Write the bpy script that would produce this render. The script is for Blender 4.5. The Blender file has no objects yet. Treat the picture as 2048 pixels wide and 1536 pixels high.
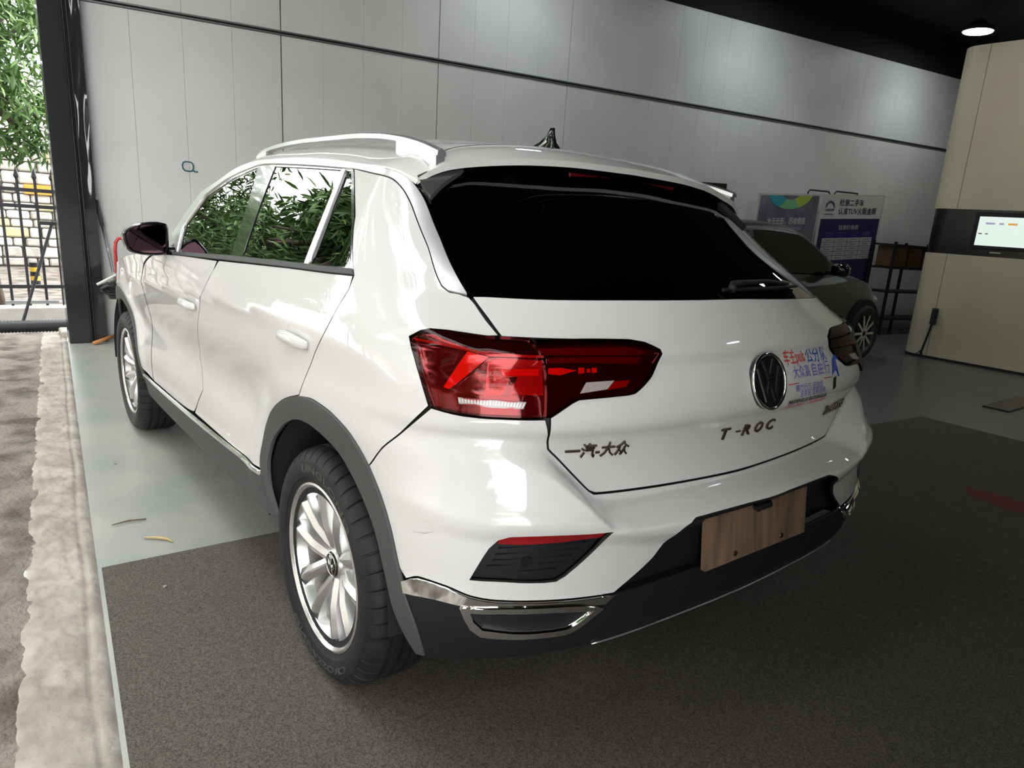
import bpy, bmesh, math, random
import numpy as np
from mathutils import Vector, Matrix
from mathutils.geometry import delaunay_2d_cdt
random.seed(7); np.random.seed(7)
scene = bpy.context.scene
COL = scene.collection
PI = math.pi
# ---------------------------------------------------------------- camera
CAM_POS = (-1.7138, 1.5547, 1.2899)
YAW, PITCH, ROLL = -0.71464, -0.25486, 0.07812
def camera():
    f = Vector((math.cos(PITCH)*math.cos(YAW), math.cos(PITCH)*math.sin(YAW), math.sin(PITCH)))
    r = Vector((math.sin(YAW), -math.cos(YAW), 0)); u = r.cross(f)
    c, s = math.cos(ROLL), math.sin(ROLL)
    r2 = c*r + s*u; u2 = -s*r + c*u
    cd = bpy.data.cameras.new('camera'); o = bpy.data.objects.new('camera', cd); COL.objects.link(o)
    M = Matrix((r2, u2, -f)).transposed().to_4x4(); M.translation = Vector(CAM_POS); o.matrix_world = M
    cd.sensor_fit = 'HORIZONTAL'; cd.sensor_width = 36; cd.lens = 1402.73/2048*36
    cd.shift_x = -(1107.5-1024)/2048; cd.shift_y = (817.6-768)/2048
    cd.clip_start = .05; cd.clip_end = 200
    scene.camera = o
camera()
# ---------------------------------------------------------------- sky (bright overcast)
wd = bpy.data.worlds.new('world'); scene.world = wd; wd.use_nodes = True
bg = wd.node_tree.nodes['Background']; bg.inputs[0].default_value = (.99, .99, 1.0, 1); bg.inputs[1].default_value = 3.3
vs = scene.view_settings
vs.view_transform = 'Standard'; vs.look = 'None'; vs.gamma = 1; vs.use_curve_mapping = False; vs.exposure = 1.38
# ---------------------------------------------------------------- materials
MATS = {}
def mat(name, col, rough=.5, metal=0, coat=0, emit=None, estr=0, spec=.5, trans=0, bump=None, noise=None, alpha=1, coat_r=.03, stretch=None):
    """procedural principled material; noise=(scale, colour2, detail, lo, hi) mixes a second colour, bump=(scale, strength, distance)"""
    m = bpy.data.materials.new(name); m.use_nodes = True; MATS[name] = m
    nt = m.node_tree; b = nt.nodes['Principled BSDF']
    b.inputs['Base Color'].default_value = (*col, 1); b.inputs['Roughness'].default_value = rough
    b.inputs['Metallic'].default_value = metal; b.inputs['Coat Weight'].default_value = coat; b.inputs['Coat Roughness'].default_value = coat_r
    b.inputs['Specular IOR Level'].default_value = spec; b.inputs['Transmission Weight'].default_value = trans
    if emit: b.inputs['Emission Color'].default_value = (*emit, 1); b.inputs['Emission Strength'].default_value = estr
    if noise or bump:
        tc = nt.nodes.new('ShaderNodeTexCoord'); src = tc.outputs['Object']
        if stretch:
            mp = nt.nodes.new('ShaderNodeMapping'); mp.inputs['Scale'].default_value = stretch; nt.links.new(src, mp.inputs['Vector']); src = mp.outputs['Vector']
    if noise:
        sc, c2, det, lo, hi = noise
        n = nt.nodes.new('ShaderNodeTexNoise'); n.inputs['Scale'].default_value = sc; n.inputs['Detail'].default_value = det
        nt.links.new(src, n.inputs['Vector'])
        r = nt.nodes.new('ShaderNodeValToRGB'); r.color_ramp.elements[0].position = lo; r.color_ramp.elements[1].position = hi
        r.color_ramp.elements[0].color = (*col, 1); r.color_ramp.elements[1].color = (*c2, 1)
        nt.links.new(n.outputs['Fac'], r.inputs['Fac']); nt.links.new(r.outputs['Color'], b.inputs['Base Color'])
    if bump:
        n = nt.nodes.new('ShaderNodeTexNoise'); n.inputs['Scale'].default_value = bump[0]; n.inputs['Detail'].default_value = 5
        nt.links.new(src, n.inputs['Vector'])
        bp = nt.nodes.new('ShaderNodeBump'); bp.inputs['Strength'].default_value = bump[1]; bp.inputs['Distance'].default_value = bump[2]
        nt.links.new(n.outputs['Fac'], bp.inputs['Height']); nt.links.new(bp.outputs['Normal'], b.inputs['Normal'])
    return m
def glass(name, tint, gloss=1.0, rough=0.0, ior=1.5):
    m = bpy.data.materials.new(name); m.use_nodes = True; MATS[name] = m
    nt = m.node_tree; nt.nodes.clear()
    o = nt.nodes.new('ShaderNodeOutputMaterial'); mx = nt.nodes.new('ShaderNodeMixShader'); fr = nt.nodes.new('ShaderNodeFresnel')
    tr = nt.nodes.new('ShaderNodeBsdfTransparent'); gl = nt.nodes.new('ShaderNodeBsdfGlossy')
    fr.inputs['IOR'].default_value = ior; tr.inputs['Color'].default_value = (*tint, 1); gl.inputs['Roughness'].default_value = rough
    gl.inputs['Color'].default_value = (gloss, gloss, gloss, 1)
    nt.links.new(fr.outputs[0], mx.inputs[0]); nt.links.new(tr.outputs[0], mx.inputs[1]); nt.links.new(gl.outputs[0], mx.inputs[2])
    nt.links.new(mx.outputs[0], o.inputs[0]); return m
mat('paint', (.69, .683, .672), .55, coat=1, coat_r=.006, spec=.15)
mat('cladding', (.066, .071, .070), .58, spec=.3, bump=(900, .08, .0005))
mat('lower_plastic', (.011, .012, .014), .45, spec=.35)
mat('black_gloss', (.010, .010, .012), .12, coat=.6)
mat('fin_grey', (.055, .052, .052), .22, coat=.5)
mat('rubber', (.010, .010, .010), .6)
mat('tyre', (.011, .011, .012), .62, noise=(14, (.022, .0215, .021), 4, .45, .7), spec=.35)
mat('barrel', (.30, .28, .27), .45, metal=.5)
mat('tyre_text', (.055, .055, .055), .6)
mat('alloy', (.74, .74, .74), .24, metal=.85)
mat('alloy_dark', (.10, .09, .09), .5, metal=.3)
mat('chrome', (.86, .86, .86), .06, metal=1)
mat('satin', (.80, .80, .80), .30, metal=.85)
mat('well', (.012, .012, .013), .9)
mat('interior', (.018, .018, .020), .6)
mat('seat', (.035, .034, .036), .7)
mat('mirror', (.045, .026, .03), .03, metal=1)  # dark maroon stands in for the dim room the glass would mirror
mat('red_dark', (.060, .002, .005), .10, coat=1)
mat('red_deep', (.085, .003, .006), .12, coat=1)
mat('red_mid', (.34, .010, .012), .14, coat=1)
mat('red_bright', (.80, .018, .010), .12, coat=1)
mat('red_black', (.018, .002, .004), .12, coat=1)
mat('reflector', (.30, .006, .010), .18, coat=1)
mat('clear_strip', (.36, .31, .30), .25, coat=.6)
mat('rib_white', (.60, .55, .53), .3, coat=.5)
mat('badge', (.16, .12, .085), .22, metal=.9)
mat('ink_red', (.62, .06, .05), .5); mat('ink_blue', (.03, .10, .50), .5); mat('ink_violet', (.22, .18, .55), .5)
mat('ink_black', (.015, .015, .015), .5); mat('ink_grey', (.45, .45, .47), .5)
glass('glass_side', (.05, .06, .055), ior=1.75); glass('glass_front', (.10, .12, .11), ior=1.75); glass('glass_rear', (.05, .055, .06), ior=1.5)
glass('lens_red', (1.0, .40, .40), gloss=.35, ior=1.45)
mat('board_wood', (.26, .165, .105), .6, noise=(26, (.11, .075, .052), 6, .34, .68), stretch=(1, 1, .09))
mat('wall_panel', (.83, .825, .80), .42, noise=(1.3, (.77, .77, .745), 4, .4, .65))
mat('wall_back', (.03, .03, .03), .8)
mat('trim_grey', (.16, .17, .17), .45, metal=.4)
mat('ceiling', (.006, .006, .007), .85)
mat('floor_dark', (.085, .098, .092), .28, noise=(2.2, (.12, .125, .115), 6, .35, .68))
mat('concrete', (.27, .295, .28), .30, noise=(2.6, (.39, .385, .34), 9, .30, .70), bump=(40, .05, .002))
mat('carpet', (.040, .034, .029), .95, noise=(210, (.150, .130, .112), 2, .30, .72), bump=(300, .8, .004))
mat('kerb', (.28, .250, .215), .9, noise=(7, (.42, .385, .34), 6, .38, .62), bump=(38, .5, .01))
mat('sand', (.088, .072, .057), .95, noise=(5, (.25, .222, .19), 9, .36, .58), bump=(55, .9, .02))
mat('steel_black', (.020, .022, .024), .22, coat=.3)
mat('steel_warped', (.030, .031, .036), .12, coat=.6)
mat('steel_pipe', (.45, .46, .46), .35, metal=.8)
mat('iron', (.018, .019, .022), .45)
mat('hose_black', (.02, .022, .022), .5)
mat('leaf_a', (.10, .20, .05), .5, noise=(3, (.17, .29, .085), 2, .4, .6)); mat('leaf_b', (.055, .125, .03), .5, noise=(3, (.09, .18, .05), 2, .4, .6))
mat('bark', (.16, .12, .09), .9, noise=(9, (.09, .07, .055), 5, .4, .6), bump=(30, .6, .02))
mat('stone_a', (.42, .39, .35), .9, noise=(9, (.55, .52, .47), 5, .4, .6)); mat('stone_b', (.66, .64, .60), .9, noise=(7, (.74, .72, .68), 5, .4, .6))
mat('stone_c', (.55, .46, .26), .9, noise=(7, (.62, .54, .34), 5, .4, .6)); mat('mortar', (.48, .45, .41), .95)
mat('orange', (.80, .32, .05), .55); mat('yellow', (.80, .52, .05), .5); mat('red_paint', (.55, .04, .035), .4); mat('green_box', (.02, .28, .16), .5)
mat('grey_handle', (.12, .12, .12), .5); mat('wood_orange', (.50, .22, .07), .6); mat('white_pvc', (.75, .75, .72), .4)
mat('straw', (.45, .36, .18), .8)
mat('teal_cable', (.02, .14, .17), .4)
mat('kiosk', (.72, .635, .455), .42, noise=(1.1, (.66, .57, .42), 3, .4, .6)); mat('kiosk_black', (.006, .006, .007), .25)
mat('screen', (.2, .22, .21), .3, emit=(.86, 1, .92), estr=.32); mat('screen_grey', (.10, .10, .10), .5); mat('screen_orange', (.8, .4, .1), .5, emit=(.9, .45, .1), estr=.22)
mat('screen_lilac', (.4, .4, .6), .5, emit=(.45, .42, .62), estr=.22)
mat('poster_white', (.62, .61, .58), .5); mat('poster_navy', (.030, .024, .085), .4); mat('poster_blue', (.03, .025, .16), .4); mat('poster_frame', (.75, .75, .75), .35, metal=.5)
mat('poster_grey', (.12, .12, .16), .4, noise=(2.5, (.22, .22, .27), 3, .4, .65)); mat('cell', (.42, .42, .43), .5); mat('cell_ink', (.2, .2, .22), .6)
mat('arc_teal', (.04, .38, .45), .4); mat('arc_green', (.22, .55, .28), .4); mat('arc_lime', (.45, .60, .08), .4)
mat('text_white', (.75, .75, .75), .5)
mat('car_brown', (.024, .019, .015), .38, metal=.3, coat=.4); mat('car_trim', (.008, .008, .008), .35, spec=.3); mat('car_window', (.003, .003, .004), .15, spec=.10)
glass('glass_dark', (.03, .03, .03), ior=1.5)
mat('box_brown', (.16, .09, .045), .8, noise=(4, (.12, .07, .035), 3, .4, .6)); mat('shelf_black', (.012, .012, .013), .5)
mat('paper_roll', (.45, .44, .42), .6); mat('lamp_disc', (1, 1, 1), .5, emit=(.86, .93, 1), estr=14); mat('floor_red', (.16, .035, .03), .9)

# ---------------------------------------------------------------- helpers
def link(name, me, m=None, parent=None):
    o = bpy.data.objects.new(name, me); COL.objects.link(o)
    if m is not None:
        for k in (m if isinstance(m, (list, tuple)) else [m]): me.materials.append(MATS[k])
    if parent is not None: o.parent = parent
    return o
def tag(o, label=None, cat=None, group=None, kind=None):
    if label: o['label'] = label
    if cat: o['category'] = cat
    if group: o['group'] = group
    if kind: o['kind'] = kind
    return o
def empty(name, loc=(0, 0, 0), rz=0, label=None, cat=None, group=None, kind=None, parent=None):
    o = bpy.data.objects.new(name, None); COL.objects.link(o); o.location = loc; o.rotation_euler = (0, 0, rz)
    o.empty_display_size = .1
    if parent: o.parent = parent
    return tag(o, label, cat, group, kind)
def mesh(name, V, Fc, smooth=False, normals=None):
    me = bpy.data.meshes.new(name)
    me.from_pydata([tuple(map(float, v)) for v in V], [], [tuple(int(i) for i in f) for f in Fc]); me.update()
    if smooth: me.shade_smooth()
    if normals is not None: me.normals_split_custom_set_from_vertices([tuple(map(float, n)) for n in normals])
    return me
class MB:
    """collects boxes, tubes, lathes and prisms into ONE mesh"""
    def __init__(s): s.V = []; s.F = []
    def add(s, V, F):
        k = len(s.V); s.V += [tuple(v) for v in V]; s.F += [tuple(i + k for i in f) for f in F]; return s
    def box(s, c, d, M=None):
        V = [Vector((c[0] + sx*d[0]/2, c[1] + sy*d[1]/2, c[2] + sz*d[2]/2)) for sx in (-1, 1) for sy in (-1, 1) for sz in (-1, 1)]
        if M: V = [M @ v for v in V]
        return s.add(V, [(0, 1, 3, 2), (4, 6, 7, 5), (0, 4, 5, 1), (2, 3, 7, 6), (0, 2, 6, 4), (1, 5, 7, 3)])
    def bbox(s, c, d, b=.01, M=None):
        """box with chamfered edges"""
        x, y, z = [q/2 for q in d]; V = []
        for sx in (-1, 1):
            for sy in (-1, 1):
                for sz in (-1, 1):
                    V += [(sx*x, sy*(y-b), sz*(z-b)), (sx*(x-b), sy*y, sz*(z-b)), (sx*(x-b), sy*(y-b), sz*z)]
        bm = bmesh.new(); vs = [bm.verts.new((v[0]+c[0], v[1]+c[1], v[2]+c[2])) for v in V]
        r = bmesh.ops.convex_hull(bm, input=vs); bmesh.ops.dissolve_limit(bm, angle_limit=.02, verts=bm.verts, edges=bm.edges)
        bm.verts.index_update(); VV = [M @ v.co if M else v.co.copy() for v in bm.verts]; FF = [[v.index for v in f.verts] for f in bm.faces]; bm.free()
        return s.add(VV, FF)
    def tube(s, pts, r, n=10, cap=True, closed=False):
        pts = [Vector(p) for p in pts]; N = len(pts); rr = r if isinstance(r, (list, tuple)) else [r]*N
        V = []; F = []; up = None
        for i, p in enumerate(pts):
            if closed: t = pts[(i+1) % N] - pts[i-1]
            else: t = pts[min(i+1, N-1)] - pts[max(i-1, 0)]
            t.normalize()
            if up is None: up = t.orthogonal().normalized()
            up = (up - t*up.dot(t)).normalized(); sd = t.cross(up)
            for k in range(n):
                a = 2*PI*k/n; V.append(p + (up*math.cos(a) + sd*math.sin(a))*rr[i])
        for i in range(N if closed else N-1):
            j = (i+1) % N
            for k in range(n): F.append((i*n+k, i*n+(k+1) % n, j*n+(k+1) % n, j*n+k))
        if cap and not closed: F += [tuple(range(n))[::-1], tuple((N-1)*n+k for k in range(n))]
        return s.add(V, F)
    def lathe(s, prof, n=48, axis='Y', c=(0, 0, 0), cap=False):
        """prof: (r, h) revolved about axis through c"""
        V = []; F = []
        for r, h in prof:
            for k in range(n):
                a = 2*PI*k/n; p, q = r*math.cos(a), r*math.sin(a)
                v = {'Y': (p, h, q), 'Z': (p, q, h), 'X': (h, p, q)}[axis]
                V.append((v[0]+c[0], v[1]+c[1], v[2]+c[2]))
        for i in range(len(prof)-1):
            for k in range(n): F.append((i*n+k, (i+1)*n+k, (i+1)*n+(k+1) % n, i*n+(k+1) % n))
        if cap: F += [tuple(range(n)), tuple((len(prof)-1)*n + k for k in range(n))[::-1]]
        return s.add(V, F)
    def prism(s, poly, h0, h1, fn):
        """2D polygon extruded from h0 to h1, fn(a, b, h) -> 3D"""
        n = len(poly)
        V = [fn(a, b, h0) for a, b in poly] + [fn(a, b, h1) for a, b in poly]
        return s.add(V, [tuple(range(n))[::-1], tuple(range(n, 2*n))] + [(i, (i+1) % n, n+(i+1) % n, n+i) for i in range(n)])
    def build(s, name, m, parent=None, smooth=None, fix=True):
        me = mesh(name, s.V, s.F)
        if fix:
            bm = bmesh.new(); bm.from_mesh(me); bmesh.ops.recalc_face_normals(bm, faces=bm.faces); bm.to_mesh(me); bm.free()
        o = link(name, me, m, parent)
        if smooth is not None:
            me.shade_smooth()
            if smooth < 3: me.set_sharp_from_angle(angle=smooth)
        return o
def copy_tree(o, parent=None):
    c = o.copy(); COL.objects.link(c); c.parent = parent
    for ch in list(o.children): copy_tree(ch, c)
    return c
def text_mesh(s, extrude=0.0, bold=0.0):
    """vertices/faces of a text, scaled so that cap height is about 1; returns V (n,3), F, width"""
    c = bpy.data.curves.new('text', 'FONT'); c.body = s; c.extrude = extrude; c.offset = bold; c.resolution_u = 2
    o = bpy.data.objects.new('text', c); COL.objects.link(o)
    dg = bpy.context.evaluated_depsgraph_get(); me = o.evaluated_get(dg).to_mesh()
    V = np.array([v.co[:] for v in me.vertices]) if len(me.vertices) else np.zeros((0, 3)); F = [tuple(p.vertices) for p in me.polygons]
    o.evaluated_get(dg).to_mesh_clear(); bpy.data.objects.remove(o); bpy.data.curves.remove(c)
    V[:, :2] -= V[:, :2].min(0); V[:, :2] /= .72
    return V, F, V[:, 0].max()
def text_part(name, s, fn, m, parent, extrude=0., bold=0., vec=False):
    V, F, w = text_mesh(s, extrude, bold)
    return link(name, mesh(name, [fn(v[0]/w, v[1], v[2]) for v in V] if not vec else fn(V[:, 0]/w, V[:, 1], V[:, 2]), F), m, parent)
# ---------------------------------------------------------------- panels cut from the car surface
def pip(P, poly):
    x, y = P[:, 0], P[:, 1]; ins = np.zeros(len(P), bool); n = len(poly); j = n-1
    for i in range(n):
        xi, yi = poly[i]; xj, yj = poly[j]
        if yi != yj:
            c = ((yi > y) != (yj > y)) & (x < (xj-xi)*(y-yi)/(yj-yi) + xi); ins ^= c
        j = i
    return ins
def clean(poly):
    o = []
    for p in poly:
        if not o or math.hypot(p[0]-o[-1][0], p[1]-o[-1][1]) > .0015: o.append(tuple(p))
    if math.hypot(o[0][0]-o[-1][0], o[0][1]-o[-1][1]) < .0015: o.pop()
    return o
def area(p): return .5*sum(p[i-1][0]*p[i][1] - p[i][0]*p[i-1][1] for i in range(len(p)))
def inset(poly, d):
    n = len(poly); sg = 1 if area(poly) > 0 else -1; o = []
    for i in range(n):
        a, b, c = (np.array(poly[k % n]) for k in (i-1, i, i+1))
        t1 = (b-a)/np.linalg.norm(b-a); t2 = (c-b)/np.linalg.norm(c-b)
        n1 = np.array((-t1[1], t1[0]))*sg; n2 = np.array((-t2[1], t2[0]))*sg
        q = n1+n2; l = q.dot(q)
        o.append(tuple(b + q*(2*d/max(l, .5))))
    return o
def smooth_poly(poly, step=.018, ang=38):
    """Catmull-Rom through gentle vertices, straight where the outline turns a corner"""
    n = len(poly); P = [np.array(p, float) for p in poly]; cor = []
    for i in range(n):
        a = P[i]-P[i-1]; b = P[(i+1) % n]-P[i]
        c = np.clip(a.dot(b)/(np.linalg.norm(a)*np.linalg.norm(b)+1e-9), -1, 1); cor.append(math.degrees(math.acos(c)) > ang)
    o = []
    for i in range(n):
        p1, p2 = P[i], P[(i+1) % n]; L = np.linalg.norm(p2-p1); k = max(1, int(L/step))
        m1 = (p2-p1) if cor[i] else (p2-P[i-1])*min(1, L/(np.linalg.norm(p1-P[i-1])+1e-9))*.5
        m2 = (p2-p1) if cor[(i+1) % n] else (P[(i+2) % n]-p1)*min(1, L/(np.linalg.norm(P[(i+2) % n]-p2)+1e-9))*.5
        for q in range(k):
            t = q/k
            o.append(tuple((2*t**3-3*t**2+1)*p1 + (t**3-2*t**2+t)*m1 + (-2*t**3+3*t**2)*p2 + (t**3-t**2)*m2))
    return o
_PM = {}
def panel_mesh(poly, holes=(), **kw):
    key = (repr(poly), repr(holes), repr(sorted(kw.items()))) if not callable(kw.get('off')) else None
    if key is None: return panel_mesh_(poly, holes, **kw)
    if key not in _PM: _PM[key] = panel_mesh_(poly, holes, **kw)
    V, F, N = _PM[key]; return V.copy(), list(F), N.copy()
def panel_mesh_(poly, holes=(), off=0., gap=.002, skirt=.010, du=.03, dz=.022, step=.018, center=False, surf=None, nrm=None, sm=True):
    surf = surf or SF; nrm = nrm or SN
    poly = clean(poly)
    if center:
        L = [p for p in poly]
        on = [i for i, p in enumerate(L) if abs(p[0]-UC) < .002]
        # rotate so that the run of points off the centre line is contiguous, dropping the centre edge
        k = max(on, key=lambda i: 1 if (i+1) % len(L) not in on else 0)
        L = L[k:] + L[:k]
        L = [(UC, p[1]) if abs(p[0]-UC) < .002 else p for p in L]
        poly = clean(L + [(2*UC-p[0], p[1]) for p in L[::-1][1:-1]])
    poly = clean(smooth_poly(inset(poly, gap), step) if sm else inset(poly, gap))
    hs = [clean(smooth_poly(inset(clean(h), -gap)) if sm else inset(clean(h), -gap)) for h in holes]
    loops = [poly] + hs
    if area(loops[0]) < 0: loops[0] = loops[0][::-1]
    for i in range(1, len(loops)):
        if area(loops[i]) > 0: loops[i] = loops[i][::-1]
    B = np.concatenate([np.array(l) for l in loops]); lo = B.min(0); hi = B.max(0)
    gu = np.arange(lo[0]+du/2, hi[0], du); gz = np.arange(lo[1]+dz/2, hi[1], dz)
    G = np.stack(np.meshgrid(gu, gz), -1).reshape(-1, 2)
    if lo[1] < .68 < hi[1] + .1 and hi[0] > .5:
        gv = np.arange(lo[0]+.008, hi[0], .0075); gm = np.where(gv > UC, 2*UC-gv, gv); ll = np.full(len(gv), .70)
        for _ in range(6): ll = ledge_z(S(gm, ll)[:, 1])
        E = np.array([(a, b + t) for a, b in zip(gv, ll) for t in np.arange(-.038, .0385, .0055)])
        D = np.abs(G[:, 1] - np.interp(G[:, 0], gv, ll)); G = G[D > .044]
        G = np.concatenate([G, E])
    k = pip(G, loops[0])
    for h in loops[1:]: k &= ~pip(G, h)
    G = G[k]
    if len(G):
        D = np.full(len(G), 9.)
        for i in range(0, len(B), 200): D = np.minimum(D, np.sqrt(((G[:, None]-B[None, i:i+200])**2).sum(-1)).min(1))
        G = G[D > .006]
    pts = [Vector(p) for p in B] + [Vector(p) for p in G]
    ed = []; k = 0
    for l in loops: ed += [(k+i, k+(i+1) % len(l)) for i in range(len(l))]; k += len(l)
    vo, eo, fo, ov, oe, of = delaunay_2d_cdt(pts, ed, [], 0, 1e-6)
    P = np.array([v[:] for v in vo]); T = np.array([f for f in fo if len(f) == 3])
    cen = P[T].mean(1); k = pip(cen, loops[0])
    for h in loops[1:]: k &= ~pip(cen, h)
    T = T[k]
    ar = np.cross(P[T[:, 1]]-P[T[:, 0]], P[T[:, 2]]-P[T[:, 0]]); T = T[np.abs(ar) > 1e-9]
    N = nrm(P[:, 0], P[:, 1]); X = surf(P[:, 0], P[:, 1])
    of_ = off(P[:, 0], P[:, 1])[:, None] if callable(off) else off
    X = X + N*of_
    fn = np.cross(X[T[:, 1]]-X[T[:, 0]], X[T[:, 2]]-X[T[:, 0]]); fl = (fn*N[T[:, 0]]).sum(1) < 0
    T[fl] = T[fl][:, ::-1]
    V = X.tolist(); NN = N.tolist(); F = T.tolist()
    if skirt:
        for l in loops:
            A = np.array(l); Na = nrm(A[:, 0], A[:, 1]); oa = off(A[:, 0], A[:, 1])[:, None] if callable(off) else off
            Xa = surf(A[:, 0], A[:, 1]) + Na*oa; tg = np.roll(Xa, -1, 0)-np.roll(Xa, 1, 0)
            sd = np.cross(tg, Na); sd /= np.linalg.norm(sd, axis=1)[:, None]+1e-9
            rn = sd*.8 + Na*.6
            k = len(V); n = len(l); V += Xa.tolist() + (Xa-Na*skirt).tolist(); NN += rn.tolist() + sd.tolist()
            F += [(k+i, k+n+i, k+n+(i+1) % n, k+(i+1) % n) for i in range(n)]
    return np.array(V), F, np.array(NN)
def dark_edges(o):
    """folded panel edges (the quads) take the second material"""
    me = o.data; me.materials.append(MATS['rubber']); me.polygons.foreach_set('material_index', [1 if len(p.vertices) == 4 else 0 for p in me.polygons])  # black on the folded edges paints in the shade of the gaps
def panel(name, key, m, parent, sides='LR', **kw):
    poly = OUT[key] if isinstance(key, str) else key
    V, F, N = panel_mesh(poly, **kw)
    out = [link(name, mesh(name, V, F, True, N), m, parent if not isinstance(parent, tuple) else parent[0])]
    if sides == 'LR' and not kw.get('center'):
        V2 = V*[1, -1, 1]; N2 = N*[1, -1, 1]; F2 = [tuple(f)[::-1] for f in F]
        out.append(link(name, mesh(name, V2, F2, True, N2), m, parent if not isinstance(parent, tuple) else parent[1]))
    if m == 'paint':
        for o in out: dark_edges(o)
    return out

# ---------------------------------------------------------------- car body surface
# x forward (rear axle at 0), y to the car's left, z up. Left half given, right half mirrored.
def pchip(xs, ys):
    xs = np.array(xs, float); ys = np.array(ys, float)
    h = np.diff(xs); d = np.diff(ys) / h
    m = np.zeros(len(xs)); m[0] = d[0]; m[-1] = d[-1]
    for i in range(1, len(xs) - 1):
        if d[i-1] * d[i] > 0:
            w1 = 2*h[i] + h[i-1]; w2 = h[i] + 2*h[i-1]
            m[i] = (w1 + w2) / (w1/d[i-1] + w2/d[i])
    def f(x):
        x = np.clip(np.asarray(x, float), xs[0], xs[-1])
        i = np.clip(np.searchsorted(xs, x) - 1, 0, len(xs) - 2)
        t = (x - xs[i]) / h[i]
        return ((2*t**3-3*t**2+1)*ys[i] + (t**3-2*t**2+t)*h[i]*m[i]
                + (-2*t**3+3*t**2)*ys[i+1] + (t**3-t**2)*h[i]*m[i+1])
    return f
def sstep(a, b, x):
    t = np.clip((np.asarray(x, float) - a) / (b - a), 0, 1); return t*t*(3-2*t)
Wz = pchip([.20, .28, .40, .47, .60, .75, .90, .98, 1.04, 1.09, 1.14, 1.20, 1.30, 1.40, 1.46, 1.52, 1.60],
           [.82, .852, .880, .890, .893, .898, .903, .903, .893, .872, .848, .815, .757, .697, .660, .615, .54])
PLx = pchip([-.6, 0, .6, 1.3, 2.0, 2.7, 3.1, 3.35, 3.5], [1.0, 1.0, 1.0, .998, .992, .970, .915, .80, .62])
Xup = pchip([.60, .70, .75, .80, .83, .858, .876, .895, .95, .985, 1.010, 1.028, 1.042, 1.07, 1.142, 1.30, 1.46, 1.60],
            [-.690, -.697, -.700, -.706, -.714, -.729, -.745, -.749, -.739, -.720, -.7085, -.7095, -.703, -.682, -.628, -.378, -.135, .06])
Xlo = pchip([.20, .26, .32, .40, .50, .575, .605, .622, .640, .655, .664, .675, .70, .76, .84, .92],
            [-.56, -.66, -.72, -.765, -.780, -.787, -.792, -.803, -.813, -.815, -.812, -.805, -.797, -.775, -.744, -.71])
Cup = pchip([.6, 1.03, 1.14, 1.46], [.11, .12, .20, .22])
Nup = pchip([.6, .95, 1.03, 1.14, 1.30, 1.46], [4.6, 4.6, 4.2, 3.0, 2.5, 2.25])
Nlo = pchip([.2, .60, .70, .78, .86], [6.0, 6.0, 5.3, 4.3, 4.0])
Lz = pchip([0, .30, .45, .52, .60, .66, .74, .86], [.671, .673, .679, .692, .765, .820, .850, .866])
ARCH = ((0.0, .345), (2.68, .345))
YC = .40; AU = .90; UC = AU + YC
def ledge_z(y):
    return Lz(np.abs(y))
def ysid(x, z):
    x, z = np.broadcast_arrays(np.asarray(x, float), np.asarray(z, float))
    y = Wz(z) * PLx(x)
    zc = .90 + .057*(2.0 - x)
    win = sstep(.0, .5, x) * (1 - sstep(2.2, 2.7, x))
    y = y + win*.012*np.exp(-np.abs(z - zc)/.035)
    y = y - win*.020*np.exp(-((z - .70)/.11)**2)
    for ax, az in ARCH:
        r = np.hypot(x - ax, z - az)
        y = y + .012*np.exp(-((r - .47)/.07)**2) * (z > az) * sstep(az, az + .2, z) * (1 - sstep(.88, .98, z))
    return y
def plan(y, z):
    """rear x (before corner rounding) and corner exponent at lateral position y"""
    zl = ledge_z(y)
    hw = .016 + .020*sstep(.49, .56, np.abs(y))
    k = sstep(-hw, hw, z - zl)
    zz = z - .055*sstep(.30, .75, np.abs(y))*sstep(.45, .60, z)
    X = k*Xup(z) + (1-k)*Xlo(zz)
    C = k*Cup(z) + (1-k)*.10
    N = k*Nup(z) + (1-k)*Nlo(z)
    return X + C*y*y, N
def S(u, z):
    """point of the left half surface; u<0 side (x=-u), 0..AU corner fan, AU..UC rear face"""
    u, z = np.broadcast_arrays(np.asarray(u, float), np.asarray(z, float))
    shp = u.shape; u = u.ravel(); z = z.ravel()
    x = np.zeros(u.shape); y = np.zeros(u.shape)
    s = u <= 0
    x[s] = -u[s]; y[s] = ysid(x[s], z[s])
    r = u >= AU
    if r.any():
        yy = UC - u[r]; X, N = plan(yy, z[r]); yw = ysid(np.zeros_like(yy), z[r])
        y[r] = yy; x[r] = X * (1 - np.clip(np.abs(yy)/yw, 0, .999)**N)**(1/N)
    a = ~s & ~r
    if a.any():
        ph = u[a]/AU*np.pi/2; zz = z[a]
        lo = np.full(ph.shape, .0); hi = np.full(ph.shape, 1.3)
        cs, sn = -np.sin(ph), np.cos(ph)
        for _ in range(40):
            m = (lo + hi)/2
            px = cs*m; py = YC + sn*m
            X, N = plan(np.minimum(py, .75), zz); yw = ysid(np.minimum(px*0, 0), zz)
            F = (py/yw)**N + np.clip(px/X, 0, 9)**N - 1
            hi = np.where(F > 0, m, hi); lo = np.where(F > 0, lo, m)
        x[a] = cs*lo; y[a] = YC + sn*lo
    return np.stack([x, y, z], -1).reshape(shp + (3,))
def SF(u, z):
    """full surface: u in 0..UC left as S, beyond UC mirrored to the right"""
    u = np.asarray(u, float); m = u > UC
    p = S(np.where(m, 2*UC - u, u), z)
    p[..., 1] = np.where(m, -p[..., 1], p[..., 1])
    return p
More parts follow.
